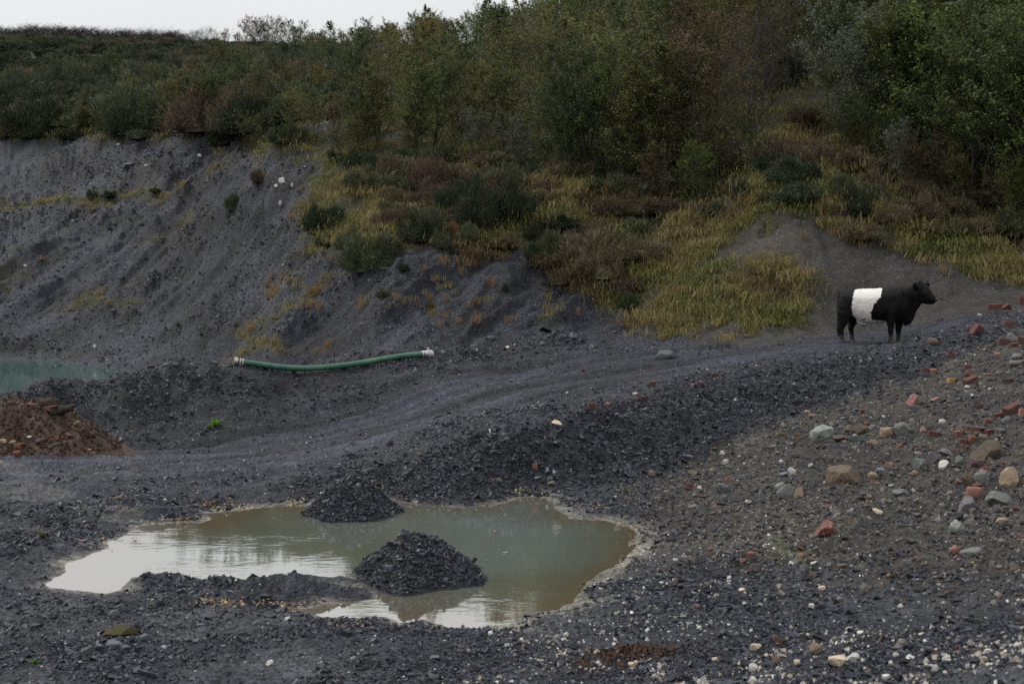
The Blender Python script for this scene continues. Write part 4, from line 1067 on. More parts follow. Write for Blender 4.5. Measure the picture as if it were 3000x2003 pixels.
# ------------------------------------------------------------------ stones, bricks, slate
def stone_material(name, base, var=.35, rough=.6, tint=None, scale=9, spec=.3):
    m = NT(name); tc = m.node('ShaderNodeTexCoord'); oi = m.node('ShaderNodeObjectInfo')
    n = m.noise(scale, 6, .65, tc.outputs['Object'])
    b = np.array(base); t = np.array(tint if tint else b * 1.5)
    c = m.ramp(n.outputs[0], [(.28, tuple(b * (1 - var))), (.5, tuple(b)), (.72, tuple(t))])
    cc = m.mix(1.0, c.outputs[0], m.ramp(oi.outputs['Random'], [(0, G3(.8)), (1, G3(1.2))]).outputs[0], 'MULTIPLY')
    f = m.noise(scale * 5, 4, .7, tc.outputs['Object'])
    return m.set(cc, rough, spec, m.bump(f.outputs[0], .5, .01))
STONE = {
 'red brick': stone_material('red_brick', (.100, .044, .036), .4, .9, (.165, .10, .08)), 'dark brick': stone_material('dark_brick', (.105, .042, .038), .3, .8), 'orange brick': stone_material('orange_brick', (.165, .072, .046), .25, .8),
 'yellow brick': stone_material('yellow_brick', (.33, .20, .075), .25, .8), 'pink stone': stone_material('pink_stone', (.26, .125, .105), .25, .7), 'red stone': stone_material('red_sandstone', (.14, .052, .042), .4, .6, (.30, .17, .14), 5),
 'green stone': stone_material('green_stone', (.17, .19, .165), .3, .6, (.34, .37, .33), 7), 'grey stone': stone_material('grey_stone', (.13, .13, .125), .3, .7), 'dark stone': stone_material('dark_stone', (.065, .065, .072), .3, .5),
 'brown stone': stone_material('brown_stone', (.10, .075, .052), .35, .7), 'tan stone': stone_material('tan_stone', (.22, .165, .115), .3, .7), 'white stone': stone_material('white_quartz', (.46, .44, .41), .45, .5, (.66, .64, .6), 12),
 'cream stone': stone_material('cream_stone', (.52, .42, .30), .3, .6, (.68, .60, .48), 8), 'maroon stone': stone_material('maroon_stone', (.075, .042, .045), .3, .6), 'blue stone': stone_material('blue_stone', (.11, .13, .155), .25, .5),
 'slate': stone_material('blue_slate', (.075, .082, .100), .3, .38, None, 6, .5), 'purple stone': stone_material('purple_grey_stone', (.105, .095, .105), .3, .55), 'moss clod': stone_material('mossy_clod', (.070, .062, .032), .4, .9, (.12, .10, .05), 20, .1),
 'streaked stone': stone_material('streaked_stone', (.05, .052, .058), .4, .5, (.42, .41, .40), 16), 'earth': stone_material('earth_clod', (.056, .038, .029), .35, .95, None, 14, .1)}

def rock_mesh(seed, kind='angular', sub=2):
    g = np.random.default_rng(seed); bm = bmesh.new()
    if kind in ('brick', 'broken'):
        bmesh.ops.create_cube(bm, size=1.0)
        bmesh.ops.bevel(bm, geom=bm.edges[:], offset=.055, segments=1, affect='EDGES', clamp_overlap=True)
        for v in bm.verts:
            v.co += Vector(g.normal(0, .012, 3))
            if kind == 'broken' and v.co.x > .1:
                v.co.x += .30 * g.uniform(-1, .4) + .25 * v.co.z; v.co.y *= .92
        M = bmesh.types
    else:
        bmesh.ops.create_icosphere(bm, subdivisions=sub, radius=.5)
        pts = np.array([v.co[:] for v in bm.verts])
        ncut = {'angular': 9, 'slab': 8, 'round': 14, 'wedge': 7}[kind]
        lo = {'angular': (.26, .42), 'slab': (.3, .44), 'round': (.33, .46), 'wedge': (.20, .40)}[kind]
        if kind == 'slab': pts[:, 2] = np.clip(pts[:, 2], -.36, .36)
        for _ in range(ncut):
            n = g.normal(size=3); n /= np.linalg.norm(n)
            if kind == 'slab': n[2] *= .2; n /= np.linalg.norm(n)
            d = g.uniform(*lo); e = pts @ n - d; e = np.maximum(e, 0); pts -= e[:, None] * n
        pts += g.normal(0, .008, pts.shape)
        s = pts.max(0) - pts.min(0); pts = (pts - (pts.max(0) + pts.min(0)) / 2) / s
        for v, p in zip(bm.verts, pts): v.co = p
    me = bpy.data.meshes.new('stone'); bm.to_mesh(me); bm.free()
    if kind == 'never':
        me.polygons.foreach_set('use_smooth', [True] * len(me.polygons))
    me.materials.append(STONE['grey stone'])
    return me
ROCKS = {k_: [rock_mesh(900 + 13 * i + j, k_, 2) for j in range(n_)] for i, (k_, n_) in enumerate((('angular', 7), ('slab', 5), ('round', 5), ('wedge', 4), ('brick', 2), ('broken', 4)))}
BIGROCK = {k_: [rock_mesh(1900 + 13 * i + j, k_, 3) for j in range(3)] for i, k_ in enumerate(('angular', 'slab', 'round', 'wedge'))}
NOUN = {'brick': 'brick', 'broken': 'broken_brick', 'slab': 'stone_slab', 'round': 'cobble', 'angular': 'rock', 'wedge': 'rock'}
PLACED = []
def put_rock(u, v, w, h, kind, mat, label, tilt=None, name=None, cat=None, depth=.8, sink=.30):
    p = hit(u, v + h * .38)
    if p is None: return None
    sc_ = p[1] / FPX; me = R.choice((BIGROCK if (w > 44 and kind in BIGROCK) else ROCKS)[kind])
    W, Hh = w * sc_ * 1.04, h * sc_ * 1.05
    D = W * depth
    o = new_obj(name or NOUN[kind], me, None, (p[0], p[1] + D * .15, p[2] + Hh * (.5 - sink)), None, (W, D, Hh * (1 + sink * .6)))
    t = tilt if tilt is not None else (R.uniform(-.15, .15), R.uniform(-.2, .2), R.uniform(-.5, .5))
    o.rotation_euler = t
    o.material_slots[0].link = 'OBJECT'; o.material_slots[0].material = STONE[mat]
    tag(o, label, cat or {'brick': 'brick', 'broken': 'brick'}.get(kind, 'stone')); PLACED.append((o, u, v, p)); return o
B = (0, 0, 0)
STONES = [
 (2957,949,34,18,'brick','red brick','whole red brick lying flat on the crest by the frame edge',(0,.05,.1)),(2991,880,15,26,'brick','red brick','pinkish red brick standing on end at the top of the heap',(0,.1,.2)),(2948,900,24,18,'brick','dark brick','brick propped on edge showing its hollow face',(.3,-.5,.2)),
 (2915,898,36,18,'broken','dark brick','dark broken bricks half buried behind the propped hollow brick',None),(2862,965,26,30,'broken','dark brick','brown brick leaning against a grey block on the crest',(.2,.6,.4)),(2842,962,26,26,'angular','purple stone','grey block with a brown brick leaning on it',None),
 (2940,1000,28,20,'broken','red brick','red half brick below the pointed grey stone',None),(2973,1010,26,13,'brick','red brick','red brick lying under the pointed grey stone',None),(2994,998,24,20,'broken','red brick','red brick cut by the frame edge beside the pointed grey stone',None),(2968,988,32,32,'wedge','grey stone','pale grey pointed stone among red bricks on the crest',None),
 (2982,1043,34,18,'round','grey stone','flattened grey brown cobble near the frame edge below the crest',None),(2985,1062,50,14,'slab','grey stone','long pale slab near the frame edge below the cobble',None),
 (2785,1035,12,18,'broken','dark brick','narrow dark red fragment standing in the shale bank',None),(2710,1086,24,15,'broken','red brick','flat red fragment at the foot of the shale bank, beside another',None),(2735,1089,16,18,'broken','pink stone','upright pinkish fragment at the foot of the shale bank',None),
 (2788,1113,24,13,'brick','yellow brick','yellow brick lying flat by the foot of the shale bank',None),(2840,1094,22,20,'wedge','red brick','pointed red fragment uphill of the yellow brick',None),(2846,1114,40,20,'brick','red brick','red orange brick tilted beside the yellow brick',(.1,-.35,.3)),(2778,1135,16,11,'round','red brick','small round red lump downhill of the yellow brick',None),
 (2898,1096,22,10,'round','orange brick','small orange stone uphill of the tilted orange brick',None),(2678,1172,40,36,'wedge','pink stone','pink stone slab leaning at the foot of the shale bank',(.2,-.6,.1)),(2680,1193,32,15,'slab','dark stone','dark grey slab under the leaning pink slab',None),(2740,1170,24,15,'wedge','pink stone','pale pink chip beside the leaning pink slab',None),
 (2366,1206,22,13,'round','tan stone','tan pebble at the foot of the shale bank above the green boulder',None),(2402,1204,16,16,'wedge','dark stone','dark wedge at the foot of the shale bank above the green boulder',None),(2382,1217,26,10,'slab','tan stone','rusty tan slab at the foot of the shale bank',None),
 (2868,1186,13,22,'wedge','red brick','slim red fragment standing on the rubble',None),(2970,1196,46,24,'broken','red brick','long red brick chunk near the frame edge among dark bricks',(0,-.4,.2)),(2926,1217,28,18,'brick','dark brick','dark red brick beside the long red chunk',None),(2996,1208,20,24,'broken','pink stone','pink brick end cut by the frame edge',None),(2950,1228,34,22,'angular','grey stone','grey flat rock below the dark red brick',None),
 (2894,1234,20,16,'broken','orange brick','bright orange brick lump on the rubble above the big wedge',None),(2864,1259,30,17,'broken','red brick','red brick lump with a pale chip beside it',None),(2898,1265,20,17,'broken','dark brick','dark red brick lump downhill of the bright orange one',None),(2806,1270,20,18,'broken','orange brick','orange brick end facing out of the rubble',None),
 (2706,1259,21,16,'round','pink stone','pinkish red lump beside a small red brick',None),(2734,1270,28,15,'brick','dark brick','small dark red brick between grey cobbles',None),(2751,1262,16,18,'angular','dark stone','small dark stone beside the small dark red brick',None),(2848,1286,20,20,'broken','orange brick','orange brick cube just above the big brown wedge',None),(2822,1293,20,15,'broken','red brick','red brick lump left of the orange cube',None),(2832,1313,16,14,'broken','red brick','red lump under the orange cube',None),(2880,1278,28,16,'angular','tan stone','tan grey stone above the big brown wedge',None),
 (2633,1305,13,12,'broken','pink stone','small pink lump alone below the grey cobble',None),(2680,1310,22,18,'wedge','brown stone','brown pointed stone below the small dark red brick',None),(2690,1316,24,12,'slab','maroon stone','maroon flat stone beneath the brown pointed one',None),
 (2405,1268,70,54,'angular','green stone','large pale grey green boulder below the shale bank',(0,.12,.4)),(2494,1256,32,26,'wedge','brown stone','brown rock beside its twin between two boulders',None),(2528,1256,38,27,'angular','brown stone','second brown rock, the broader of the pair between two boulders',None),(2468,1281,54,20,'wedge','maroon stone','long dark maroon rock against the green boulder',(0,.2,0)),(2505,1276,14,10,'round','white stone','shiny pale pebble by the maroon rock',None),(2558,1248,20,10,'round','blue stone','small blue grey pebble above the brown pair',None),
 (2645,1255,54,42,'round','grey stone','smooth grey oval boulder below the shale bank',(0,.1,.2)),(2603,1264,48,30,'angular','tan stone','flaky grey tan rock touching the smooth oval boulder',None),(2560,1293,32,16,'angular','tan stone','light tan lumpy stone downhill of the brown pair',None),
 (2735,1338,42,36,'angular','purple stone','grey blocky boulder in the middle of the rubble',(0,.08,.3)),(2690,1327,26,13,'round','grey stone','pale flat pebble beside the grey block',None),(2778,1325,44,20,'wedge','purple stone','dark purple grey slab propped beside the grey block',(0,.3,0)),(2800,1318,24,22,'wedge','brown stone','tilted brown splinter by the purple grey slab',(0,-.6,0)),(2892,1322,98,58,'wedge','brown stone','biggest brown stone wedge, pointing up the rubble',(0.05,-.38,.1)),
 (2474,1392,104,62,'angular','brown stone','big split brown boulder with a grey cap',(0,.05,.2)),(2300,1438,52,40,'wedge','grey stone','grey split rock leaning on a brown block',(0,-.45,.3)),(2285,1425,36,22,'slab','green stone','pale flake resting on the grey split rock',(0,-.5,.2)),(2342,1442,30,36,'angular','tan stone','upright brown block beside the grey split rock',None),
 (2120,1430,42,38,'angular','streaked stone','dark boulder with white streaks above the puddle',None),(2321,1379,26,22,'angular','white stone','white quartz lump uphill of the grey split rock',None),(2297,1388,26,16,'wedge','blue stone','blue grey chip beside the white quartz lump',None),
 (2420,1548,66,54,'angular','red stone','red sandstone boulder alone on the pale gravel',(0,.1,.3)),(2803,1544,48,38,'round','green stone','smooth green grey stone lying low on the slope',None),(2797,1611,28,26,'round','pink stone','round pink pebble at the tip of a grey slab',None),(2848,1617,74,16,'slab','grey stone','long grey slab behind the round pink pebble',(0,-.15,.3)),
 (2836,1476,62,50,'angular','purple stone','dark purple grey boulder with a shaded front',(0,-.15,.2)),(2855,1442,58,34,'slab','pink stone','flat pinkish brown rock behind the dark purple boulder',(0,.1,.2)),(2843,1402,38,46,'wedge','brown stone','tan brown rock leaning on a grey one',(0,-.5,0)),(2880,1398,44,48,'round','grey stone','rounded grey rock with a tan one leaning on it',None),(2862,1425,26,16,'broken','dark brick','dark red lump wedged under the leaning pair',None),
 (2967,1396,66,62,'round','tan stone','largest rounded boulder, by the frame edge',(0,.1,.5)),(2998,1382,14,20,'angular','grey stone','grey stone behind the largest rounded boulder',None),(2937,1462,84,42,'wedge','grey stone','arched grey rock half buried below the rounded boulder',(0,.3,.1)),
 (2695,1354,42,36,'angular','green stone','grey green rock below the grey block',None),(2765,1360,36,28,'angular','white stone','white quartz rock beside the grey green rock',None),(2870,1357,60,26,'slab','maroon stone','flat dark brown rock under the biggest wedge',None),(2884,1372,28,20,'wedge','pink stone','pink red slate chip under the flat dark brown rock',None),(2812,1345,26,24,'angular','green stone','mottled greenish stone between wedge and quartz',None),
 (2607,1360,28,18,'angular','tan stone','pale block on the slope between boulder and green rock',None),(2580,1376,28,15,'round','blue stone','blue grey pebble behind the split boulder',None),(2557,1391,28,20,'round','tan stone','tan cobble downhill of the blue grey pebble',None),(2570,1415,16,10,'angular','pink stone','small pinkish chip below the tan cobble',None),
 (2492,1500,22,17,'round','blue stone','blue pebble uphill of the red boulder',None),(2466,1656,28,17,'wedge','brown stone','brown splinter on the pale gravel below the red boulder',None),(2922,1492,26,22,'round','dark stone','nearly black pebble below the arched rock',None),(2937,1523,38,18,'round','tan stone','flat tan cobble below the black pebble',None),(2937,1583,24,15,'round','grey stone','grey pebble low by the frame edge',None),(2832,1512,20,14,'round','blue stone','bluish pebble above the smooth green grey stone',None),
 (2032,1484,30,14,'round','grey stone','smooth grey oval pebble near the puddle rim',None),(2135,1403,14,18,'wedge','orange brick','small orange chip beside the streaked boulder',None),(2034,1384,22,20,'wedge','tan stone','tan splinter at the foot of the shale bank above the puddle',(0,-.7,0)),(1910,1382,18,16,'angular','tan stone','rusty tan lump at the end of the shale bank',None),
 (2640,1441,50,26,'wedge','streaked stone','white streaked knotted stone in the middle of the slope',(0,.3,.2)),(2572,1497,30,14,'angular','cream stone','cream crumbly stone to the side of the blue pebble',None),(2540,1240,20,10,'slab','red stone','reddish flake above the brown pair',None),(2340,1285,20,12,'angular','red brick','little red lump at the side of the green boulder',None),(2290,1270,24,10,'slab','brown stone','brown flake near the foot of the shale bank',None),
 (2455,1931,52,30,'angular','cream stone','cream and white stone near the bottom edge, first of a touching pair',None),(2502,1924,46,28,'angular','white stone','white stone near the bottom edge touching the cream one',None),(2276,1874,32,32,'angular','brown stone','upright brown stone above the cream pair',None),(2392,1896,38,32,'angular','tan stone','tan and brown stone beside the cream pair',None),(2210,1954,32,28,'angular','white stone','white and grey lump at the bottom edge',None),(2056,1990,28,34,'wedge','white stone','sharp white stone cut by the bottom edge',None),(2643,1881,32,24,'round','grey stone','pale grey cobble above the cream pair',None),(2745,1955,26,22,'wedge','white stone','white triangular stone near the bottom corner',None),(2208,1990,24,22,'round','white stone','white pebble at the bottom edge under the white and grey lump',None),(2275,1930,26,30,'angular','tan stone','tan grey stone below the upright brown one',None),(2215,1892,40,18,'angular','cream stone','cream streaked slab left of the upright brown stone',None),(1850,1945,22,16,'round','cream stone','cream pebble beside the brown leaf litter',None),(1865,1940,20,16,'round','cream stone','second cream pebble beside the brown leaf litter',None),(2095,1930,20,14,'round','cream stone','cream pebble nearer the bottom edge',None),(2050,1838,16,14,'round','white stone','white pebble on the dark gravel above the leaf litter',None),
 (115,1563,34,24,'angular','moss clod','brown earthy clod on the shale left of the puddle',None),(345,1849,108,32,'angular','moss clod','wide mossy clod on the near shale',None),(332,1888,48,18,'slab','slate','blue slate plate, biggest of the pieces under the mossy clod',(.3,.2,.2)),(292,1894,28,26,'slab','slate','upright blue slate piece under the mossy clod',(.6,.2,0)),(366,1896,28,16,'slab','slate','small blue slate beside the biggest plate',(.4,0,.4)),(428,1866,32,26,'slab','slate','blue slate leaning at the end of the mossy clod',(.5,-.4,0)),(255,1906,46,20,'slab','dark stone','black slate slab lying beside the blue pieces',(.2,-.4,0)),(335,1796,32,22,'slab','grey stone','grey slate lying between clod and spit',(.3,-.5,0)),
 (393,1530,34,10,'slab','slate','slate plate at the puddle inlet',(.1,.35,0)),(345,1458,30,10,'slab','brown stone','rusty flat stone on the shale above the puddle',None),(790,1941,26,18,'angular','white stone','whitish stone near the bottom edge below the spit',None),(880,1915,24,16,'wedge','streaked stone','pale streaked stone near the bottom edge',None),(250,1600,20,12,'slab','dark stone','dark slate by the red leaf',None),
 (1632,1238,30,15,'wedge','cream stone','sharp cream stone on the crest of the track',(0,.15,.1)),(1732,1188,22,18,'brick','red brick','red brick end on the edge of the track',(0,.15,.3)),(1567,1365,15,16,'broken','orange brick','orange lump on the face of the shale bank',None),(1462,1408,22,20,'angular','brown stone','rusty brown rock beside the puddle heaps',None),(1382,1375,14,14,'angular','tan stone','tan lump above the puddle heaps',None),(1615,1415,22,11,'slab','tan stone','flat tan stone at the foot of the shale bank',None),(1440,1405,14,12,'angular','orange brick','small rusty lump beside the brown rock',None),
 (1911,1123,16,15,'brick','red brick','red brick standing on the track edge',None),(1708,1084,10,10,'broken','red brick','tiny red lump in the middle of the track',None),(1943,997,16,9,'brick','red brick','red brick on the far side of the track',None),(1486,1017,15,9,'angular','cream stone','cream lump on the bank beyond the track',None),(1518,1010,14,9,'angular','pink stone','pinkish lump beside the cream one beyond the track',None),(1888,1164,14,9,'broken','red brick','red fragment on the crest beside a pale slab',None),(1864,1170,14,8,'broken','red brick','red fragment on the crest near another',None),(1780,1183,18,9,'slab','pink stone','pink flake on the crest beside the red brick end',None),(1862,1153,18,7,'slab','white stone','pale slab on the crest of the track',None),(2093,1100,16,13,'broken','red brick','red fragment on the crest below the animal',None),(2030,1127,14,9,'slab','pink stone','pink flake on the crest of the bank',None),(2053,1119,10,8,'broken','pink stone','small pink lump on the crest of the bank',None),(2742,939,13,8,'broken','orange brick','orange fragment on the track in front of the animal',None),(2870,922,14,8,'round','white stone','pale pebble on the far side of the track',None),
 (2735,1000,40,26,'angular','brown stone','earthy clod on the crest near the animal',None),(1950,1040,60,34,'round','dark stone','dark hump of shale beyond the track',None),(1390,960+55,26,14,'slab','dark stone','dark shale block on the berm end',None),(1440,990,30,14,'slab','dark stone','second dark shale block on the berm end',None),(1298,1031,12,12,'round','grey stone','small grey pebble at the end of the hose',None),
 (826,528,22,16,'angular','white stone','white rock in the rocky cluster on the shale face, uppermost',None),(810,543,14,10,'angular','white stone','white rock at the side of the rocky cluster on the shale face',None),(857,542,18,12,'angular','white stone','white rock of the rocky cluster nearest the grass',None),(835,545,34,26,'wedge','dark stone','dark rock in the middle of the rocky cluster',None),(868,538,26,20,'wedge','dark stone','dark rock beside the grass in the rocky cluster',None),(822,595,10,18,'wedge','white stone','white upright rock below the rocky cluster',None),
 (347,422,14,9,'angular','white stone','white rock near the rim of the shale face',None),(585,455,14,9,'angular','white stone','white rock below the notch of the rim',None),(428,484,12,8,'angular','cream stone','cream rock on the upper shale face',None),(277,1013,11,11,'angular','white stone','white rock above the pond shore',None),(350,952,15,11,'brick','grey stone','grey block on the shale above the pond',None),(356,972,14,8,'slab','grey stone','grey flat block beneath the other grey block',None),(74,778,13,6,'round','white stone','white stone in the grass above the pond',None),(380,484,60,12,'slab','dark stone','ledge of dark rock on the upper shale face',None),(515,1065,18,8,'slab','grey stone','pale flat slab at the water end of the berm',None),
]
for s_ in STONES:
    u, v, w, h, kd, mt, lb, tl_ = s_
    put_rock(u, v, w, h, kd, mt, lb, tl_, depth=.75 if kd not in ('slab', 'brick') else .6)

# smaller stones between them: still countable
LAND = [(2405, 1268, 'the pale green boulder'), (2645, 1255, 'the smooth oval boulder'), (2735, 1338, 'the grey blocky boulder'), (2892, 1322, 'the biggest brown wedge'), (2474, 1392, 'the split brown boulder'), (2300, 1438, 'the grey split rock'), (2420, 1548, 'the red boulder'), (2803, 1544, 'the green grey stone'), (2836, 1476, 'the dark purple boulder'), (2967, 1396, 'the largest rounded boulder'),
        (2678, 1172, 'the leaning pink slab'), (2788, 1113, 'the yellow brick'), (2970, 1196, 'the long red brick chunk'), (2968, 988, 'the pointed grey stone'), (2120, 1430, 'the streaked boulder'), (2466, 1931, 'the cream pair'), (2848, 1617, 'the long grey slab'), (1632, 1238, 'the sharp cream stone'), (1462, 1408, 'the puddle heaps')]
def side_phrase(u, v, lu, lv):
    a = math.atan2(-(v - lv), u - lu) / math.pi * 4
    return ['to the uphill side of', 'behind and uphill of', 'behind', 'behind and downhill of', 'to the puddle side of', 'in front and downhill of', 'in front of', 'in front and uphill of'][int(round(a)) % 8]
cnt = {}
small = []
tries = 0
while len(small) < 125 and tries < 4000:
    tries += 1
    u, v = R.uniform(2020, 2995), R.uniform(1020, 1990)
    crest_ = float(np.interp(u, [1900, 2000, 2200, 2400, 2700, 2900, 3000], [1400, 1375, 1270, 1190, 1105, 1000, 950]))
    if v < crest_ + 8: continue
    if v > 1640 and R.random() < .45: continue
    if any(abs(u - q[1]) < 24 and abs(v - q[2]) < 18 for q in PLACED): continue
    red = R.random() < (.42 if (u > 2650 and v < 1330) else .12)
    mt = R.choice(['red brick', 'orange brick', 'dark brick', 'pink stone', 'red brick']) if red else R.choice(['grey stone', 'dark stone', 'brown stone', 'tan stone', 'blue stone', 'green stone', 'maroon stone', 'white stone', 'purple stone'] if v < 1640 else ['white stone', 'cream stone', 'tan stone', 'grey stone', 'white stone'])
    kd = 'broken' if 'brick' in mt else R.choice(['angular', 'wedge', 'slab', 'angular', 'angular', 'round'])
    w = R.uniform(11, 22); h = w * R.uniform(.5, .8)
    lu, lv, ln = min(LAND, key=lambda q: (q[0] - u) ** 2 + (q[1] - v) ** 2)
    word = {'red brick': 'red brick chip', 'orange brick': 'orange brick chip', 'dark brick': 'dark red brick chip'}.get(mt, mt)
    lb = 'small ' + {'angular': '', 'round': 'rounded ', 'slab': 'flat ', 'broken': '', 'wedge': 'pointed '}[kd] + word + ' ' + side_phrase(u, v, lu, lv) + ' ' + ln
    o = put_rock(u, v, w, h, kd, mt, lb, None, depth=.8)
    if o is not None: small.append(o); o['group'] = 'small stones of the rubble slope'

# ------------------------------------------------------------------ loose shale: flakes lying on everything
def flake_mesh(seed, mat, thick=.22):
    g = np.random.default_rng(seed); n = 6
    a = np.sort(g.uniform(0, 2 * math.pi, n)); r = g.uniform(.3, .6, n)
    top = np.stack([np.cos(a) * r, np.sin(a) * r * .7, np.full(n, thick * .5) + g.normal(0, .04, n)], 1); bot = top * [1.08, 1.08, -1.0]
    V = np.concatenate([top, bot]); F = [list(range(n)), list(range(2 * n - 1, n - 1, -1))] + [[i, i + n, (i + 1) % n + n, (i + 1) % n] for i in range(n)]
    me = mesh_np('flake', V, F, [mat]); return me
def flake_material(name, stops, rough=(.28, .7), spec=.32):
    m = NT(name); oi = m.node('ShaderNodeObjectInfo')
    c = m.ramp(oi.outputs['Random'], stops); h = m.node('ShaderNodeTexWhiteNoise', noise_dimensions='1D'); m.link(oi.outputs['Random'], h.inputs['W'])
    r_ = m.ramp(h.outputs['Value'], [(0, G3(rough[0])), (1, G3(rough[1]))])
    return m.set(c.outputs[0], r_.outputs[0], spec)
SHALE = flake_material('shale_flakes', [(0, (.008, .009, .013)), (.35, (.015, .017, .024)), (.65, (.026, .030, .043)), (.88, (.048, .055, .075)), (.97, (.11, .118, .14)), (1, (.085, .062, .045))])
GRIT = flake_material('pale_grit', [(0, (.44, .42, .39)), (.2, (.58, .56, .52)), (.4, (.34, .29, .22)), (.6, (.20, .195, .195)), (.8, (.42, .35, .25)), (.92, (.17, .10, .06)), (1, (.50, .49, .47))], (.4, .7))
SCREE = flake_material('scree_flakes', [(0, (.012, .013, .018)), (.4, (.027, .030, .041)), (.75, (.054, .060, .080)), (.95, (.10, .105, .125)), (1, (.17, .16, .15))], (.45, .8), .3)
MIXED = flake_material('mixed_rubble', [(0, (.028, .028, .028)), (.4, (.055, .050, .044)), (.6, (.085, .075, .062)), (.75, (.12, .11, .10)), (.88, (.085, .058, .045)), (.95, (.12, .065, .05)), (1, (.20, .18, .16))], (.4, .85), .3)
pf = [proto('flake', flake_mesh(700 + i, SHALE, .14 + .07 * (i % 4))) for i in range(8)]
pg = [proto('grit', flake_mesh(730 + i, GRIT, .55)) for i in range(5)]
ps = [proto('scree', flake_mesh(760 + i, SCREE, .2 + .1 * (i % 3))) for i in range(6)]
pm = [proto('rubble', flake_mesh(790 + i, MIXED, .45)) for i in range(6)]

def tumble(n, t=.35): return np.stack([rng.normal(0, t, n), rng.normal(0, t, n), rng.uniform(0, 6.28, n)], 1)
def mask_shale(x, y):
    w = .55 + .45 * samp(MK['shale'], x, y) + .35 * np.clip(samp(MK['berm'], x, y), 0, 1) - .52 * samp(MK['track'], x, y) - .42 * samp(MK['rub'], x, y)
    w *= np.maximum(.12 + 1.5 * np.clip(.42 + 1.2 * fbm(x * .8, y * 1.1, 3, 340), 0, 1), .75 * samp(MK['shale'], x, y))
    return np.where(samp(MK['sdp'], x, y) < .04 + .12 * np.clip(.6 + 1.5 * pnoise(x * 1.2, y * 1.2, 333), 0, 1.4) * sstep(-.5, 1.0, x), 0, np.clip(w, .03, 1))
x, y = polar_points(560000, 5.5, 31.0, mask_shale)
n = len(x); r = np.hypot(x, y); sh_ = samp(MK['shale'], x, y)
s_ = (.0056 * r ** .6) * np.exp(rng.normal(0, .55, n)) * (1 + .1 * sh_)
s_ = np.minimum(s_, .13)
scatter('loose_shale', np.column_stack([x, y, zat(x, y) + s_ * .05]), tumble(n, .38), np.column_stack([s_, s_, s_]), rng.integers(0, 8, n), pf)
print('flakes', n)
def mask_grit(x, y):
    u, v = samp(MK['u'], x, y), samp(MK['v'], x, y)
    w = .035 + .75 * sstep(1600, 1950, v + (u - 2200) * .06) * sstep(900, 1900, u) + .10 * sstep(1450, 1650, v) * sstep(1500, 1900, u) + .06 * samp(MK['rub'], x, y)
    w *= .08 + 2.0 * np.clip(.30 + samp(MK['n1'], x, y) + .8 * samp(MK['n2'], x, y) + .4 * fbm(x * 4, y * 4, 2, 350), 0, 1) ** 1.5
    return np.where(samp(MK['sdp'], x, y) < .03, 0, np.where(samp(MK['shale'], x, y) > .4, .01, w))
x, y = polar_points(42000, 5.5, 26, mask_grit)
n = len(x); r = np.hypot(x, y); s_ = .0048 * r ** .5 * np.exp(rng.normal(0, .55, n)); s_ = np.minimum(s_ * np.where(r < 8.0, 1.5, 1.0), .05)
scatter('pale_grit', np.column_stack([x, y, zat(x, y) + s_ * .15]), tumble(n, .6), np.column_stack([s_, s_, s_]), rng.integers(0, 5, n), pg)
print('grit', n)
x, y = polar_points(60000, 8.0, 30, lambda x, y: np.clip(samp(MK['rub'], x, y), 0, 1) * .8)
n = len(x); r = np.hypot(x, y); s_ = .0056 * r ** .6 * np.exp(rng.normal(0, .6, n)); s_ = np.minimum(s_, .10)
scatter('rubble', np.column_stack([x, y, zat(x, y) + s_ * .1]), tumble(n, .5), np.column_stack([s_, s_, s_]), rng.integers(0, 6, n), pm)
print('rubble', n)
x, y = polar_points(230000, 32, 90, lambda x, y: np.clip(np.clip(samp(MK['face'], x, y), 0, 1) * (.35 + .9 * np.clip(.5 + samp(MK['n1'], x, y), 0, 1)) + .8 * samp(MK['bank'], x, y), 0, 1) * (samp(MK['sdq'], x, y) > .1))
n = len(x); r = np.hypot(x, y); s_ = .0011 * r * np.exp(rng.normal(0, .55, n)) * (1 + .9 * np.clip(samp(MK['crag'], x, y), 0, 1)); s_ = np.minimum(s_, .22)
s_ = s_ * np.where(samp(MK['bank'], x, y) > .5, .42, 1.0)
scatter('scree', np.column_stack([x, y, zat(x, y)]), tumble(n, .45) + np.array([.45, 0, 0]), np.column_stack([s_, s_, s_]), rng.integers(0, 6, n), ps)
print('scree', n)

# ------------------------------------------------------------------ heaps
M_HEAP = None
def heap_material(name, a, b, c3):
    m = NT(name); tc = m.node('ShaderNodeTexCoord'); V = tc.outputs['Object']
    n1, n2 = m.noise(6, 5, .65, V), m.noise(40, 4, .7, V)
    vo = m.node('ShaderNodeTexVoronoi'); vo.inputs['Scale'].default_value = 34; m.link(V, vo.inputs['Vector'])
    sp = m.node('ShaderNodeSeparateColor'); m.link(vo.outputs['Color'], sp.inputs[0])
    c = m.ramp(m.math('ADD', m.math('MULTIPLY', n1.outputs[0], .6), m.math('MULTIPLY', sp.outputs[0], .4)), [(.3, a), (.5, b), (.75, c3)])
    return m.set(c.outputs[0], .7, .25, m.bump(m.math('ADD', sp.outputs[1], n2.outputs[0]), .8, .03))
M_HEAP = heap_material('heaped_shale', (.014, .015, .019), (.024, .026, .032), (.042, .045, .055))
M_EARTH = heap_material('red_brown_earth', (.040, .023, .017), (.068, .040, .029), (.100, .066, .048))
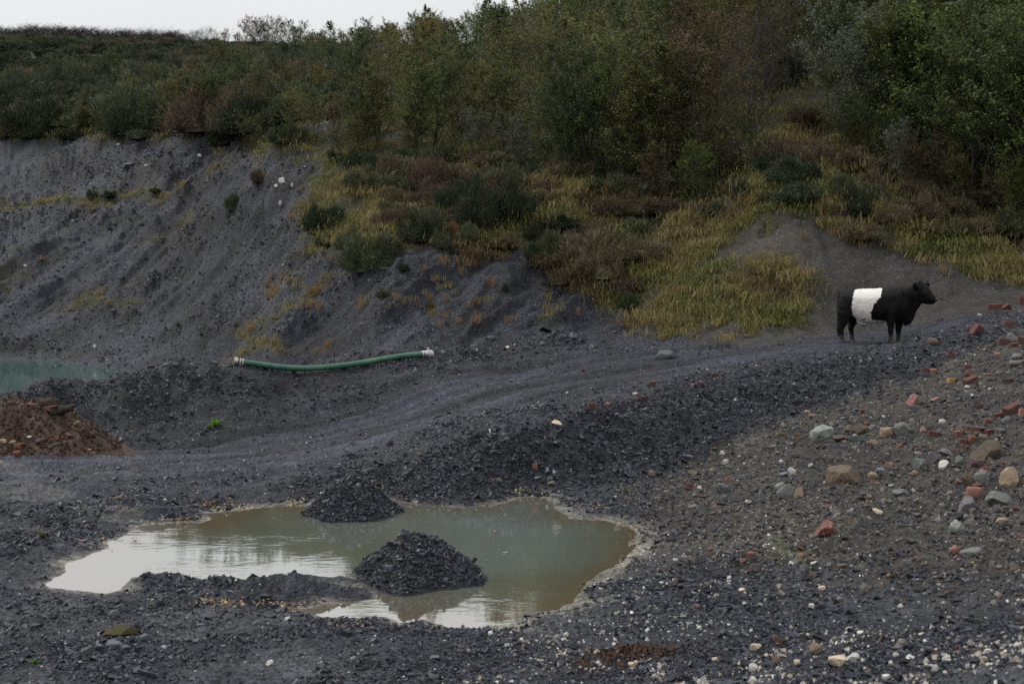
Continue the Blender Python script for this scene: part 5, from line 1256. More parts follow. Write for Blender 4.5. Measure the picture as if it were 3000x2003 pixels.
def heap(name, cx, cy, rx, ry, h, mat, label, seed, rough=.07, zb=None, nflake=2600, fl=pf, fs=.05, power=1.25, flname='loose_shale'):
    na, nr_ = 72, 30
    A = np.linspace(0, 2 * math.pi, na, endpoint=False); T = np.linspace(0, 1.25, nr_)
    def surf(a, t):
        wob = 1 + .22 * pnoise(np.cos(a) * 1.3 + seed, np.sin(a) * 1.3, seed) + .08 * pnoise(np.cos(a) * 4 + seed, np.sin(a) * 4, seed + 1)
        px, py = np.cos(a) * rx * t * wob, np.sin(a) * ry * t * wob
        pr_ = np.clip(1 - np.minimum(t, 1.3) ** power * .97, -.3, 1); pr_ = np.where(t < .22, pr_ * (.86 + .14 * t / .22), pr_)
        pz = h * pr_ + rough * fbm(px / max(rx, .5) * 2.4 + seed, py / max(rx, .5) * 2.4, 4, seed + 3, .6) * h * np.clip(1.3 - t, 0, 1) * 2.2
        return px, py, pz
    TT, AA = np.meshgrid(T, A, indexing='ij')
    px, py, pz = surf(AA, TT)
    z0 = zb if zb is not None else float(zat(cx, cy))
    ii = np.arange(nr_ * na).reshape(nr_, na); jn = np.roll(ii, -1, 1)
    F = np.stack([ii[:-1], ii[1:], jn[1:], jn[:-1]], -1).reshape(-1, 4)
    me = mesh_np(name, np.stack([px, py, pz], -1).reshape(-1, 3), F, [mat], True)
    o = new_obj(name, me, None, (cx, cy, z0)); tag(o, label, 'heap')
    ta, tt = rng.uniform(0, 6.28, nflake), np.sqrt(rng.uniform(0, 1.1, nflake)) * np.where(rng.uniform(0, 1, nflake) < .12, 1.22, 1.0)
    qx, qy, qz = surf(ta, tt); s_ = fs * np.exp(rng.normal(0, .5, nflake))
    rt = tumble(nflake, .35); slope = math.atan2(h, max(rx, ry)); rt[:, 0] += slope * -np.sin(ta) * -.8; rt[:, 1] += slope * np.cos(ta) * .8
    gzf = zat(cx + qx, cy + qy) - z0; qz = np.where((gzf > qz) & (np.hypot(qx / rx, qy / ry) > .8), gzf, qz)
    keep = z0 + qz > .02
    scatter(flname, np.column_stack([qx, qy, qz + s_ * .1])[keep], rt[keep], np.column_stack([s_, s_, s_])[keep], rng.integers(0, len(fl), nflake)[keep], fl, o)
    return o, surf, (cx, cy, z0)
heap('shale_heap', -.895, 12.12, .63, .68, .44, M_HEAP, 'black shale heap standing in the middle of the puddle', 21, .07, -.02, 7000, pf, .025)
heap('shale_heap', -1.93, 15.25, .55, .58, .44, M_HEAP, 'black shale heap at the far shore with leaves behind it', 22, .07, .0, 7000, pf, .026)
heap('shale_heap', -.72, 16.75, .80, .78, .36, M_HEAP, 'broad low shale heap against the bank at the far shore', 23, .09, .02, 8000, pf, .027)
heap('shale_heap', 1.05, 38.2 - 5.0, 1.3, 1.2, .62, M_HEAP, 'low dark shale heap beyond the track, beneath the grassy slope', 24, .1, None, 900, ps, .09)
EP, ep_surf, ep_o = heap('earth_heap', -7.72, 20.2, 1.28, 1.5, .84, M_EARTH, 'red brown earth heap full of brick bits beside the pond berm', 25, .10, .06, 5200, None or [proto('crumb', flake_mesh(820 + i, STONE['earth'], .6)) for i in range(4)], .027, 1.1, 'earth_crumbs')

def on_heap(u, v):                      # sight line onto the earth heap (fine polar sampling of its surface)
    a = np.random.default_rng(1).uniform(math.pi, 2 * math.pi, 60000); t = np.random.default_rng(2).uniform(0, 1.1, 60000)
    px, py, pz = ep_surf(a, t); px, py, pz = px + ep_o[0], py + ep_o[1], pz + ep_o[2]
    pu, pv = project(px, py, pz); k_ = np.argmin((pu - u) ** 2 + (pv - v) ** 2); return np.array([px[k_], py[k_], pz[k_]])
HB = [(95,1172,20,12,'broken','orange brick','orange brick chip on top of the earth heap'),(160,1171,38,13,'broken','dark brick','dark red brick slab over the clod on the earth heap'),(200,1288-10,22,12,'broken','red brick','flat red brick chip in the middle of the earth heap'),(168,1285,16,12,'broken','orange brick','orange brick chip beside the flat red one'),(56,1308,24,14,'broken','orange brick','bright orange corner of brick low on the earth heap'),(48,1327,22,8,'brick','orange brick','orange brick edge under the bright corner'),(85,1280,18,8,'angular','white stone','white scrap on the earth heap'),(10,1295,26,18,'round','tan stone','tan cobble at the frame edge of the earth heap'),(36,1297,20,12,'round','tan stone','second tan cobble on the earth heap'),(237,1220,20,16,'angular','tan stone','tan stone on the shoulder of the earth heap'),(272,1234,14,12,'broken','red brick','red brick chip on the shoulder of the earth heap'),(290,1245,10,9,'broken','red brick','tiny red brick chip near the foot of the earth heap'),(116,1278,8,8,'broken','red brick','little red chip beside the white scrap'),(120,1292,36,12,'slab','maroon stone','purple brown slab lying on the earth heap'),(262,1320,10,8,'broken','pink stone','pinkish chip at the front foot of the earth heap')]
for (u, v, w, h, kd, mt, lb) in HB:
    p = on_heap(u, v); sc_ = p[1] / FPX
    o = new_obj(NOUN[kd], R.choice(ROCKS[kd]), None, (p[0], p[1], p[2] + h * sc_ * .15), (R.uniform(-.3, .3), R.uniform(-.3, .3), R.uniform(-.6, .6)), (w * sc_, w * sc_ * .7, h * sc_))
    o.material_slots[0].link = 'OBJECT'; o.material_slots[0].material = STONE[mt]; tag(o, lb, 'brick' if 'brick' in kd or kd == 'broken' else 'stone', None)
p = on_heap(142, 1192); sc_ = p[1] / FPX
o = new_obj('earth_clod', BIGROCK['angular'][0], None, (p[0], p[1], p[2] + .05), (0, .1, .2), (60 * sc_, 48 * sc_, 44 * sc_)); o.material_slots[0].link = 'OBJECT'; o.material_slots[0].material = STONE['earth']; tag(o, 'large dark clod of earth near the top of the earth heap', 'clod')
def bark_log(name, pts, rad, label, cat, bark):
    g = Geo(); pts = np.array(pts); m_ = 14
    t = np.linspace(0, 1, len(pts)); tt = np.linspace(0, 1, m_); q = np.stack([np.interp(tt, t, pts[:, i]) for i in range(3)], 1)
    q += np.random.default_rng(len(label)).normal(0, rad[0] * .12, q.shape)
    rr = np.interp(tt, np.linspace(0, 1, len(rad)), rad) * np.random.default_rng(3).uniform(.88, 1.12, m_); rr[0] *= .7; rr[-1] *= .6
    g.tube(q, rr, 9); V = np.concatenate(g.V); F = np.concatenate(g.F).tolist() + [list(range(9)), list(range(len(V) - 1, len(V) - 10, -1))]
    o = new_obj(name, mesh_np(name, V, F, [BARK[bark]], True)); tag(o, label, cat); return o
a, b, c2 = on_heap(140, 1212), on_heap(180, 1200), on_heap(222, 1190)
a[2] += .03; b[2] += .06; c2 = np.array([P(222, 1187, b[1] + .05)]).ravel()
bark_log('log', [a, b, c2], [.055, .075, .045], 'thick brown log lying across the earth heap', 'log', 'dark')
for (u0, v0, u1, v1, rd, lb) in [(140,1318,182,1302,.03,'short grey log low on the earth heap'),(98,1193,128,1199,.014,'pale stick by the clod on the earth heap'),(104,1192,110,1184,.012,'stub of pale stick pointing up from the earth heap'),(255,1278,290,1275,.012,'thin root at the foot of the earth heap'),(115,1334,130,1325,.016,'dark splinter of wood at the front of the earth heap'),(70,1186,82,1193,.012,'pale twig near the top of the earth heap')]:
    a, b = on_heap(u0, v0), on_heap(u1, v1); a[2] += rd; b[2] += rd
    bark_log('stick', [a, (a + b) / 2 + [0, 0, .01], b], [rd, rd * .9, rd * .6], lb, 'stick', 'grey' if 'grey' in lb else 'pale' if 'pale' in lb else 'dark')
# ------------------------------------------------------------------ the cow
def build_cow():
    K = 1 / 757.0
    X = lambda c: (c - 850) * K
    Z = lambda c: (1300 - c) * K
    bm = bmesh.new()
    def loft(secs, n=28, e=2.3):        # secs: (x, top, bottom, half width, y centre)
        rings = []
        for (cx, top, bot, hw, yc) in secs:
            zc, hz = (Z(top) + Z(bot)) / 2, (Z(top) - Z(bot)) / 2
            ring = []
            for i in range(n):
                a = 2 * math.pi * i / n; ca, sa = math.cos(a), math.sin(a)
                y_ = math.copysign(abs(ca) ** (2 / e), ca) * hw * (1.0 if sa > -.2 else 1 - .18 * (-sa - .2)); z_ = math.copysign(abs(sa) ** (2 / e), sa) * hz
                if sa > .5: y_ *= 1 - .22 * (sa - .5) / .5
                ring.append(bm.verts.new((X(cx), yc + y_, zc + z_)))
            rings.append(ring)
        for r0, r1 in zip(rings[:-1], rings[1:]):
            for i in range(n): bm.faces.new((r0[i], r0[(i + 1) % n], r1[(i + 1) % n], r1[i]))
        bm.faces.new(rings[0][::-1]); bm.faces.new(rings[-1])
    def limb(pts, n=14, sx=1.0, sy=1.0):   # pts: (x, z(crop), y, r)
        P_ = [Vector((X(p[0]), p[2], Z(p[1]))) for p in pts]; rings = []
        for i, (c, p) in enumerate(zip(P_, pts)):
            d = (P_[min(i + 1, len(P_) - 1)] - P_[max(i - 1, 0)]).normalized()
            a = d.cross(Vector((0, 1, 0))).normalized(); b = d.cross(a).normalized()
            rings.append([bm.verts.new(c + (a * math.cos(t) * sx + b * math.sin(t) * sy) * p[3]) for t in [2 * math.pi * k_ / n for k_ in range(n)]])
        for r0, r1 in zip(rings[:-1], rings[1:]):
            for i in range(n): bm.faces.new((r0[i], r0[(i + 1) % n], r1[(i + 1) % n], r1[i]))
        bm.faces.new(rings[0][::-1]); bm.faces.new(rings[-1])
    loft([(322, 500, 640, .09, 0), (340, 445, 730, .18, 0), (385, 415, 800, .25, 0), (460, 402, 850, .29, 0), (560, 393, 890, .315, 0), (680, 386, 955, .335, 0), (790, 380, 982, .35, 0), (900, 377, 985, .355, 0),
          (1010, 372, 972, .34, 0), (1110, 364, 950, .315, 0), (1220, 350, 940, .285, 0), (1320, 340, 945, .26, 0), (1400, 338, 955, .235, 0), (1470, 350, 930, .20, -.01), (1525, 420, 850, .15, -.02)])
    limb([(1290, 580, 0, .27), (1400, 535, -.01, .265), (1480, 500, -.02, .235), (1550, 455, -.03, .195), (1610, 420, -.04, .165), (1650, 400, -.05, .14)], 20, 1.0, .72)      # neck
    limb([(1480, 680, -.01, .20), (1550, 590, -.02, .19), (1630, 540, -.04, .14)], 16, 1, .6)                                                                  # throat
    limb([(1370, 960, 0, .10), (1440, 900, 0, .14), (1490, 800, 0, .13), (1520, 700, -.01, .11)], 16, 1, .8)                                                    # brisket
    limb([(1610, 375, -.04, .12), (1650, 378, -.045, .150), (1695, 420, -.06, .160), (1740, 465, -.09, .148), (1795, 515, -.115, .120), (1845, 550, -.14, .100), (1882, 565, -.155, .086), (1905, 570, -.16, .062)], 18, 1, .88)  # skull
    limb([(1640, 490, -.05, .145), (1700, 540, -.07, .13), (1770, 575, -.10, .095), (1830, 592, -.13, .072), (1878, 592, -.155, .058)], 14, 1, .75)              # jaw
    yn, yf = -.19, .19
    limb([(430, 560, yn * .6, .17), (440, 700, yn * .85, .185), (420, 830, yn, .155), (400, 940, yn, .112), (378, 1020, yn, .078), (362, 1075, yn, .066), (372, 1130, yn, .052), (382, 1190, yn, .046), (384, 1245, yn, .047), (385, 1275, yn, .055), (388, 1298, yn, .056)], 16, 1.05, .8)
    limb([(520, 600, yf * .6, .17), (545, 720, yf * .85, .175), (560, 840, yf, .145), (556, 940, yf, .105), (538, 1020, yf, .074), (526, 1075, yf, .063), (536, 1130, yf, .050), (545, 1190, yf, .045), (548, 1245, yf, .046), (550, 1275, yf, .054), (553, 1298, yf, .055)], 16, 1.05, .8)
    limb([(1230, 640, -.15, .18), (1205, 780, -.19, .150), (1188, 890, -.19, .108), (1182, 980, -.19, .084), (1184, 1060, -.19, .066), (1186, 1105, -.19, .066), (1187, 1150, -.19, .050), (1187, 1210, -.19, .046), (1187, 1245, -.19, .052), (1188, 1272, -.19, .056), (1192, 1298, -.19, .057)], 16, 1.0, .85)
    limb([(1330, 640, .12, .18), (1330, 780, .16, .155), (1328, 890, .16, .115), (1322, 980, .16, .088), (1318, 1060, .16, .068), (1318, 1105, .16, .067), (1317, 1150, .16, .050), (1316, 1210, .16, .046), (1316, 1245, .16, .052), (1318, 1272, .16, .056), (1322, 1298, .16, .057)], 16, 1.0, .85)
    limb([(640, 900, 0, .10), (720, 950, 0, .11), (800, 965, 0, .09)], 12)                                                                                        # flank and bag
    bmesh.ops.recalc_face_normals(bm, faces=bm.faces[:])
    me = bpy.data.meshes.new('rough'); bm.to_mesh(me); bm.free()
    tmp = bpy.data.objects.new('rough', me); COL.objects.link(tmp)
    rm = tmp.modifiers.new('r', 'REMESH'); rm.mode = 'VOXEL'; rm.voxel_size = .0135; rm.use_smooth_shade = True
    sm = tmp.modifiers.new('s', 'SMOOTH'); sm.iterations = 7; sm.factor = .5
    bpy.context.view_layer.update()
    body = bpy.data.meshes.new_from_object(tmp.evaluated_get(bpy.context.evaluated_depsgraph_get()))
    bpy.data.objects.remove(tmp)
    n = len(body.vertices); co = np.empty(n * 3, np.float32); body.vertices.foreach_get('co', co); co = co.reshape(-1, 3)
    cx, cz = co[:, 0] / K + 850, 1300 - co[:, 2] / K
    # shaggy coat: tufts a centimetre high
    no = np.empty(n * 3, np.float32); body.vertices.foreach_get('normal', no); no = no.reshape(-1, 3)
    sh = fbm(co[:, 0] * 16 + co[:, 1] * 9, co[:, 2] * 7, 3, 500) * .0055
    co2 = co + no * (sh * np.clip((co[:, 2] - .15) * 3, .2, 1))[:, None]
    body.vertices.foreach_set('co', co2.astype(np.float32).ravel())
    belt = np.array([(605, 380), (575, 430), (562, 520), (545, 630), (548, 740), (556, 835), (590, 860), (628, 930), (640, 1010), (1120, 1010), (1108, 930), (1000, 924), (872, 908), (858, 780), (886, 690), (918, 628), (985, 545), (1028, 455), (1022, 430), (1036, 410), (1030, 340), (640, 340)])
    jit = 14 * pnoise(cx * .018, cz * .022, 510) + 8 * pnoise(cx * .09, cz * .05, 511) + 5 * pnoise(cx * .2, cz * .1, 513)
    sdb = poly_sd(cx + jit, cz + jit, belt)
    w = 1 - sstep(-4, 5, sdb)
    col = np.ones((n, 3)) * np.array([.0075, .0072, .0078])
    col = lerp(col, (.020, .014, .011), np.clip(fbm(co[:, 0] * 3, co[:, 2] * 3, 3, 520), 0, 1) * .35)
    col = lerp(col, (.060, .050, .040), (1 - sstep(.10, .24, co[:, 2] + .03 * pnoise(cx * .05, cz * .05, 512))) * .8)
    white = np.array([.74, .71, .66]) * (1 - .10 * np.clip(fbm(co[:, 0] * 6, co[:, 2] * 4, 3, 530), 0, 1))[:, None]
    white = lerp(white, (.20, .145, .10), sstep(900, 985, cz + 30 * pnoise(cx * .02, cz * .02, 531)) * .3)
    white = lerp(white, (.035, .026, .018), np.clip(1.4 - np.hypot((cx - 735) / 40, (cz - 905) / 20), 0, 1) * .8)
    col = col + (white - col) * w[:, None]
    a = body.attributes.new('coat', 'FLOAT_COLOR', 'POINT'); a.data.foreach_set('color', np.concatenate([col, np.ones((n, 1))], 1).astype(np.float32).ravel())
    m = NT('cow_coat'); at = m.node('ShaderNodeAttribute', attribute_name='coat'); tc = m.node('ShaderNodeTexCoord')
    mp = m.node('ShaderNodeMapping'); mp.inputs['Scale'].default_value = (1, 1, .3); mp.inputs['Rotation'].default_value = (0, .4, 0); m.link(tc.outputs['Object'], mp.inputs[0])
    nz = m.noise(45, 4, .7, mp.outputs[0])
    c = m.mix(.6, at.outputs['Color'], m.ramp(nz.outputs[0], [(.3, G3(.72)), (.7, G3(1.25))]).outputs[0], 'MULTIPLY')
    body.materials.clear(); body.materials.append(m.set(c, .6, .10, m.bump(nz.outputs[0], .8, .02)))
    root = bpy.data.objects.new('cow', None); COL.objects.link(root); root.empty_display_size = .5
    b = new_obj('body', body, root); b['label'] = 'black shaggy body with a broad white belt'
    mb = NT('black_hair').set((.008, .0075, .008), .65, .2); hoof = NT('hoof_horn').set((.035, .030, .026), .6, .3)
    def blob(name, loc, sc_, rot, mat, sub=2):
        q = bmesh.new(); bmesh.ops.create_icosphere(q, subdivisions=sub, radius=1.0); mm = bpy.data.meshes.new(name); q.to_mesh(mm); q.free()
        mm.materials.append(mat); mm.polygons.foreach_set('use_smooth', [True] * len(mm.polygons)); return new_obj(name, mm, root, loc, rot, sc_)
    blob('ear', (X(1572), -.19, Z(335)), (.060, .040, .11), (.5, -.25, 0), mb); blob('ear', (X(1772), .09, Z(308)), (.062, .035, .062), (0, -.15, .3), mb)
    blob('eye', (X(1740), -.205, Z(425)), (.018, .012, .018), B, NT('dark_eye').set((.01, .008, .006), .1, .6), 2)
    blob('eye', (X(1800), .0, Z(420)), (.018, .012, .018), B, bpy.data.materials['dark_eye'], 2)
    blob('nose', (X(1915), -.17, Z(560)), (.030, .060, .045), (0, .3, -.4), NT('wet_nose').set((.03, .027, .028), .25, .6))
    for (hx, hy) in ((390, -.19), (555, .19), (1194, -.19), (1324, .16)):
        g = Geo(); g.tube([(X(hx), hy, Z(1266)), (X(hx + 5), hy, Z(1288)), (X(hx + 10), hy, Z(1312))], [.052, .062, .070], 10)
        V = np.concatenate(g.V); F = np.concatenate(g.F).tolist() + [list(range(9, -1, -1)), list(range(20, 30))]
        new_obj('hoof', mesh_np('hoof', V, F, [hoof], True), root)
    g = Geo()
    g.tube([(X(345), 0, Z(455)), (X(322), -.02, Z(520)), (X(316), -.05, Z(680)), (X(316), -.09, Z(850)), (X(322), -.12, Z(960)), (X(330), -.13, Z(1060)), (X(340), -.13, Z(1140)), (X(350), -.12, Z(1200))], [.045, .04, .03, .026, .035, .055, .042, .008], 10)
    r_ = np.random.default_rng(5)
    for _ in range(60):
        x0 = r_.normal(326, 12); z0 = r_.uniform(960, 1090)
        g.tube([(X(x0), r_.normal(-.12, .03), Z(z0)), (X(x0 + r_.normal(6, 8)), r_.normal(-.12, .03), Z(z0 + 60)), (X(x0 + r_.normal(14, 14)), r_.normal(-.12, .03), Z(min(z0 + 125, 1215)))], [.008, .006, .002], 4)
    new_obj('tail', g.mesh('tail', [mb], True), root)
    g = Geo()                             # rough hair of poll, neck and brisket
    for _ in range(420):
        t = r_.uniform(0, 1)
        if t < .3: x0, z0, y0, dx_, dz_ = r_.normal(1645, 28), r_.uniform(272, 330), r_.normal(-.05, .07), r_.normal(10, 14), r_.normal(0, 25)
        elif t < .75: x0, z0, y0, dx_, dz_ = r_.uniform(1340, 1590), r_.uniform(420, 700), -.17 - r_.uniform(0, .05), r_.normal(-4, 8), r_.uniform(25, 60)
        else: x0, z0, y0, dx_, dz_ = r_.uniform(1380, 1525), 0, r_.normal(-.03, .07), r_.normal(-5, 8), r_.uniform(25, 50); z0 = np.interp(x0, [1380, 1450, 1525], [955, 915, 800])
        g.tube([(X(x0), y0, Z(z0)), (X(x0 + dx_ * .6), y0 - .008, Z(z0 + dz_ * .6)), (X(x0 + dx_), y0 - .004, Z(z0 + dz_))], [.007, .005, .001], 3)
    new_obj('hair', g.mesh('hair', [mb]), root)['kind'] = 'stuff'
    gx, gy = COW_XY; th = -math.atan2(gx, gy); ct_, st_ = math.cos(th), math.sin(th)
    zz = [float(zat(gx + X(hx) * ct_ - hy * st_, gy + X(hx) * st_ + hy * ct_)) for hx, hy in ((385, -.19), (550, .19), (1188, -.19), (1318, .16))]
    print('feet', zz)
    slope = math.atan2((zz[2] + zz[3] - zz[0] - zz[1]) / 2, X(1250) - X(468))
    root.location = (gx, gy, float(np.mean(zz)) - .005); root.rotation_euler = (0, -slope, th)
    tag(root, 'black cow with a white belt standing side on upon the track', 'cow')
build_cow()

# ------------------------------------------------------------------ the hose on the berm
def build_hose():
    pts = HOSE
    C = np.array([P(*p) for p in pts]); t = np.linspace(0, 1, len(C)); tt = np.linspace(0, 1, 420)
    Q = np.stack([np.interp(tt, t, C[:, i]) for i in range(3)], 1)
    for _ in range(500): Q[1:-1] = (Q[:-2] + Q[2:] + 2 * Q[1:-1]) / 4
    gz = zat(Q[:, 0], Q[:, 1]); Q[:, 2] = np.maximum(Q[:, 2], gz + .050)
    for _ in range(400): Q[1:-1, 2] = (Q[:-2, 2] + Q[2:, 2] + 2 * Q[1:-1, 2]) / 4
    root = bpy.data.objects.new('suction_hose', None); COL.objects.link(root); root.empty_display_size = .3
    org = Q[210].copy(); root.location = org; Q = Q - org
    tag(root, 'long green ribbed hose with metal couplings lying along the berm', 'hose')
    m = NT('green_ribbed_rubber'); tc = m.node('ShaderNodeTexCoord'); n = m.noise(7, 5, .6, tc.outputs['Object'])
    geo = m.node('ShaderNodeNewGeometry'); sep = m.node('ShaderNodeSeparateXYZ'); m.link(geo.outputs['Position'], sep.inputs[0])
    c = m.ramp(n.outputs[0], [(.3, (.018, .080, .052)), (.55, (.034, .115, .078)), (.75, (.075, .150, .110))])
    wo = m.noise(1.1, 2, .5, tc.outputs['Object'])
    cc = m.mix(m.math('MULTIPLY', m.ramp(wo.outputs[0], [(.45, G3(0)), (.65, G3(1))]).outputs[0], .35), c.outputs[0], (.10, .17, .12))
    hm = m.set(cc, .45, .4)
    steel = NT('galvanised_steel'); nn = steel.noise(30, 3, .6, steel.node('ShaderNodeTexCoord').outputs['Object']); steel.set(steel.ramp(nn.outputs[0], [(.3, (.32, .32, .33)), (.7, (.55, .55, .56))]).outputs[0], .38); steel.bsdf.inputs['Metallic'].default_value = .6; steel = steel.mat
    white = NT('pale_cast_alloy').set((.50, .50, .50), .55, .35); rust = NT('worn_band').set((.42, .36, .33), .45, .4)
    rad = .060 + .004 * np.sign(np.sin(np.arange(420) * math.pi / 2 + .4)); g = Geo(); g.tube(Q, rad, 14)
    new_obj('hose_wall', g.mesh('hose_wall', [hm], True), root)
    def ring(name, c, d, r0, r1, l, mat):
        g = Geo(); d = d / np.linalg.norm(d); g.tube([c - d * l / 2, c - d * l * .3, c + d * l * .3, c + d * l / 2], [r0, r1, r1, r0], 18)
        V = np.concatenate(g.V); F = np.concatenate(g.F).tolist() + [list(range(17, -1, -1)), list(range(len(V) - 18, len(V)))]
        return new_obj(name, mesh_np(name, V, F, [mat], True), root)
    d0, d1 = Q[0] - Q[6], Q[-1] - Q[-7]; d0 /= np.linalg.norm(d0); d1 /= np.linalg.norm(d1)
    for k_ in (.035, .085): ring('clamp_band', Q[0] - d0 * k_, d0, .069, .073, .028, rust); ring('clamp_band', Q[-1] - d1 * k_, d1, .069, .073, .026, steel)
    ring('coupling', Q[0] + d0 * .05, d0, .066, .068, .07, steel); ring('flange', Q[0] + d0 * .07, d0, .082, .092, .02, steel)
    ring('coupling', Q[-1] + d1 * .03, d1, .068, .072, .09, steel); ring('collar', Q[-1] + d1 * .08, d1, .084, .092, .03, white)
    q = bmesh.new(); bmesh.ops.create_uvsphere(q, u_segments=20, v_segments=12, radius=.074); mm = bpy.data.meshes.new('ball_joint'); q.to_mesh(mm); q.free(); mm.materials.append(white); mm.polygons.foreach_set('use_smooth', [True] * len(mm.polygons))
    new_obj('ball_joint', mm, root, Q[-1] + d1 * .145)
    g = Geo(); up = np.array([0, 0, 1.0]); e = Q[-1] + d1 * .09
    g.tube([e + up * .09, e + up * .12 - d1 * .02, e + up * .135 - d1 * .05], [.02, .022, .012], 8); lug = new_obj('locking_lug', g.mesh('locking_lug', [white], True), root)
    g = Geo(); g.tube([e - up * .085 - d1 * .05, e - up * .09 + d1 * .08, e - up * .075 + d1 * .2], [.016, .018, .010], 8); new_obj('lever', g.mesh('lever', [white], True), root)
build_hose()

# ------------------------------------------------------------------ weeds and fallen leaves
def weed(u, v, w, label, col=(.10, .24, .025), seed=1):
    p = hit(u, v); sc_ = p[1] / FPX * w; g = np.random.default_rng(seed)
    c = g.normal(0, .28, (46, 3)); c[:, 2] = np.abs(c[:, 2]) * .8 + .05
    gq = Geo(); gq.quads(leaf_quads(c, .34, g, .8))
    for k_ in range(9): gq.tube([(0, 0, 0), (*(c[k_, :2] * .6), c[k_, 2] * .6), tuple(c[k_])], [.025, .018, .01], 3)
    m = leaf_material('weed_leaf', tuple(q * .7 for q in col), col, tuple(q * 1.4 for q in col))
    o = new_obj('weed', gq.mesh('weed', [m]), None, p, (0, 0, seed), sc_); tag(o, label, 'weed')
weed(632, 1243, 34, 'bright green weed growing at the foot of the berm', (.10, .25, .02), 2)
weed(612, 1252, 16, 'small dull green sprig beside the bright green weed', (.09, .13, .03), 3)
weed(100, 1940, 24, 'small bright green sprout on the near shale', (.06, .20, .02), 4)
weed(1850, 1853, 24, 'tiny grass sprout on the gravel by the leaf litter', (.10, .17, .04), 5)
weed(1710, 1712, 16, 'green sprout on the silty rim of the puddle', (.10, .15, .05), 6)
weed(240, 1376, 10, 'tiny green sprig in front of the earth heap', (.10, .22, .02), 7)
LM = NT('fallen_leaf'); oi = LM.node('ShaderNodeObjectInfo')
LM.set(LM.ramp(oi.outputs['Random'], [(0, (.26, .21, .09)), (.25, (.32, .27, .15)), (.5, (.25, .15, .08)), (.7, (.13, .075, .045)), (.85, (.28, .27, .18)), (1, (.18, .065, .045))]).outputs[0], .6, .3)
def leaf_mesh(seed, mat=LM.mat):
    g = np.random.default_rng(seed); n = 8; a = np.linspace(0, 2 * math.pi, n, endpoint=False); r = .5 * np.array([1, .75, .62, .72, .95, .72, .6, .76]) * g.uniform(.85, 1.1, n)
    V = np.column_stack([np.cos(a) * r, np.sin(a) * r * .75, .12 * np.cos(2 * a) + g.normal(0, .03, n)]); V = np.concatenate([V, [[0, 0, -.04]]])
    return mesh_np('leaf', V, [[i, (i + 1) % n, n] for i in range(n)], [mat])
pl = [proto('leaf', leaf_mesh(850 + i)) for i in range(4)]
CL = [(630,1482,45,12,70),(690,1485,70,8,40),(545,1520,60,9,40),(865,1470,45,12,60),(1075,1418,26,14,45),(1100,1436,60,12,70),(1180,1450,30,10,40),(1505,1440,40,8,45),(1560,1450,50,6,25),(620,1762,55,12,60),(690,1768,90,9,50),(880,1772,90,7,40),(470,1535,70,12,30),(300,1600,60,20,25),(1740,1480,60,16,30),(1840,1540,40,12,20),(560,1210+30,30,8,12),(380,1265,30,6,18),(350,1275,30,6,18),(950,1500,60,20,10),(1000,1530,60,10,10),(1030,1830,40,10,18),(860,1195,50,8,20),(700,1175,40,8,6),(440,1465,150,60,25),(1500,1700,350,80,8)]
LP_, LS_ = [], []
for (u, v, su, sv, n) in CL:
    for _ in range(n * 2 // 3):
        p = hit(R.gauss(u, su * .55), R.gauss(v, sv * .55), 8)
        if p is None or p[1] > 31: continue
        p[2] = max(p[2], 0.0) + .012; LP_.append(p); LS_.append(R.uniform(.03, .062) * (1 if p[1] < 18 else .8))
LP_ = np.array(LP_); LS_ = np.array(LS_)
scatter('fallen_leaves', LP_, tumble(len(LP_), .3), np.column_stack([LS_, LS_, LS_]), rng.integers(0, 4, len(LP_)), pl)
for (u, v, w, c_l, lb) in [(239,1584,36,(.30,.12,.07),'red brown leaf lying on the shale by the puddle end'),(545,1814,22,(.36,.28,.14),'tan leaf on the near shale below the spit'),(1450,1622,16,(.30,.12,.05),'orange leaf floating on the turquoise water'),(1480,1695,18,(.42,.40,.30),'pale leaf floating on the puddle'),(1265,1743,12,(.40,.08,.03),'red leaf at the foot of the heap in the puddle'),(300,1580,22,(.20,.16,.07),'olive leaf tuft at the puddle edge')]:
    p = hit(u, v); sc_ = p[1] / FPX * w; mt = NT('single_leaf').set(c_l, .6, .3); p[2] = max(p[2], 0) + .012
    o = new_obj('fallen_leaf', leaf_mesh(int(u), mt), None, p, (.15, .1, u), sc_); tag(o, lb, 'leaf')
# rusty leaf litter near the bottom edge
x = rng.normal(0, 1, 700); y = rng.normal(0, 1, 700); q = hit(1850, 1915); px, py = q[0] + x * .20 + y * .08, q[1] + y * .16
m = NT('rusty_litter'); oi = m.node('ShaderNodeObjectInfo'); m.set(m.ramp(oi.outputs['Random'], [(0, (.026, .018, .014)), (.5, (.060, .034, .020)), (1, (.115, .058, .028))]).outputs[0], .8, .2)
pr_ = [proto('litter', leaf_mesh(870 + i, m.mat)) for i in range(3)]
s_ = rng.uniform(.02, .05, 700)
scatter('leaf_litter', np.column_stack([px, py, zat(px, py) + .03 * np.exp(-(x * x + y * y) / 2) + rng.uniform(.0, .02, 700)]), tumble(700, .7), np.column_stack([s_] * 3), rng.integers(0, 3, 700), pr_)

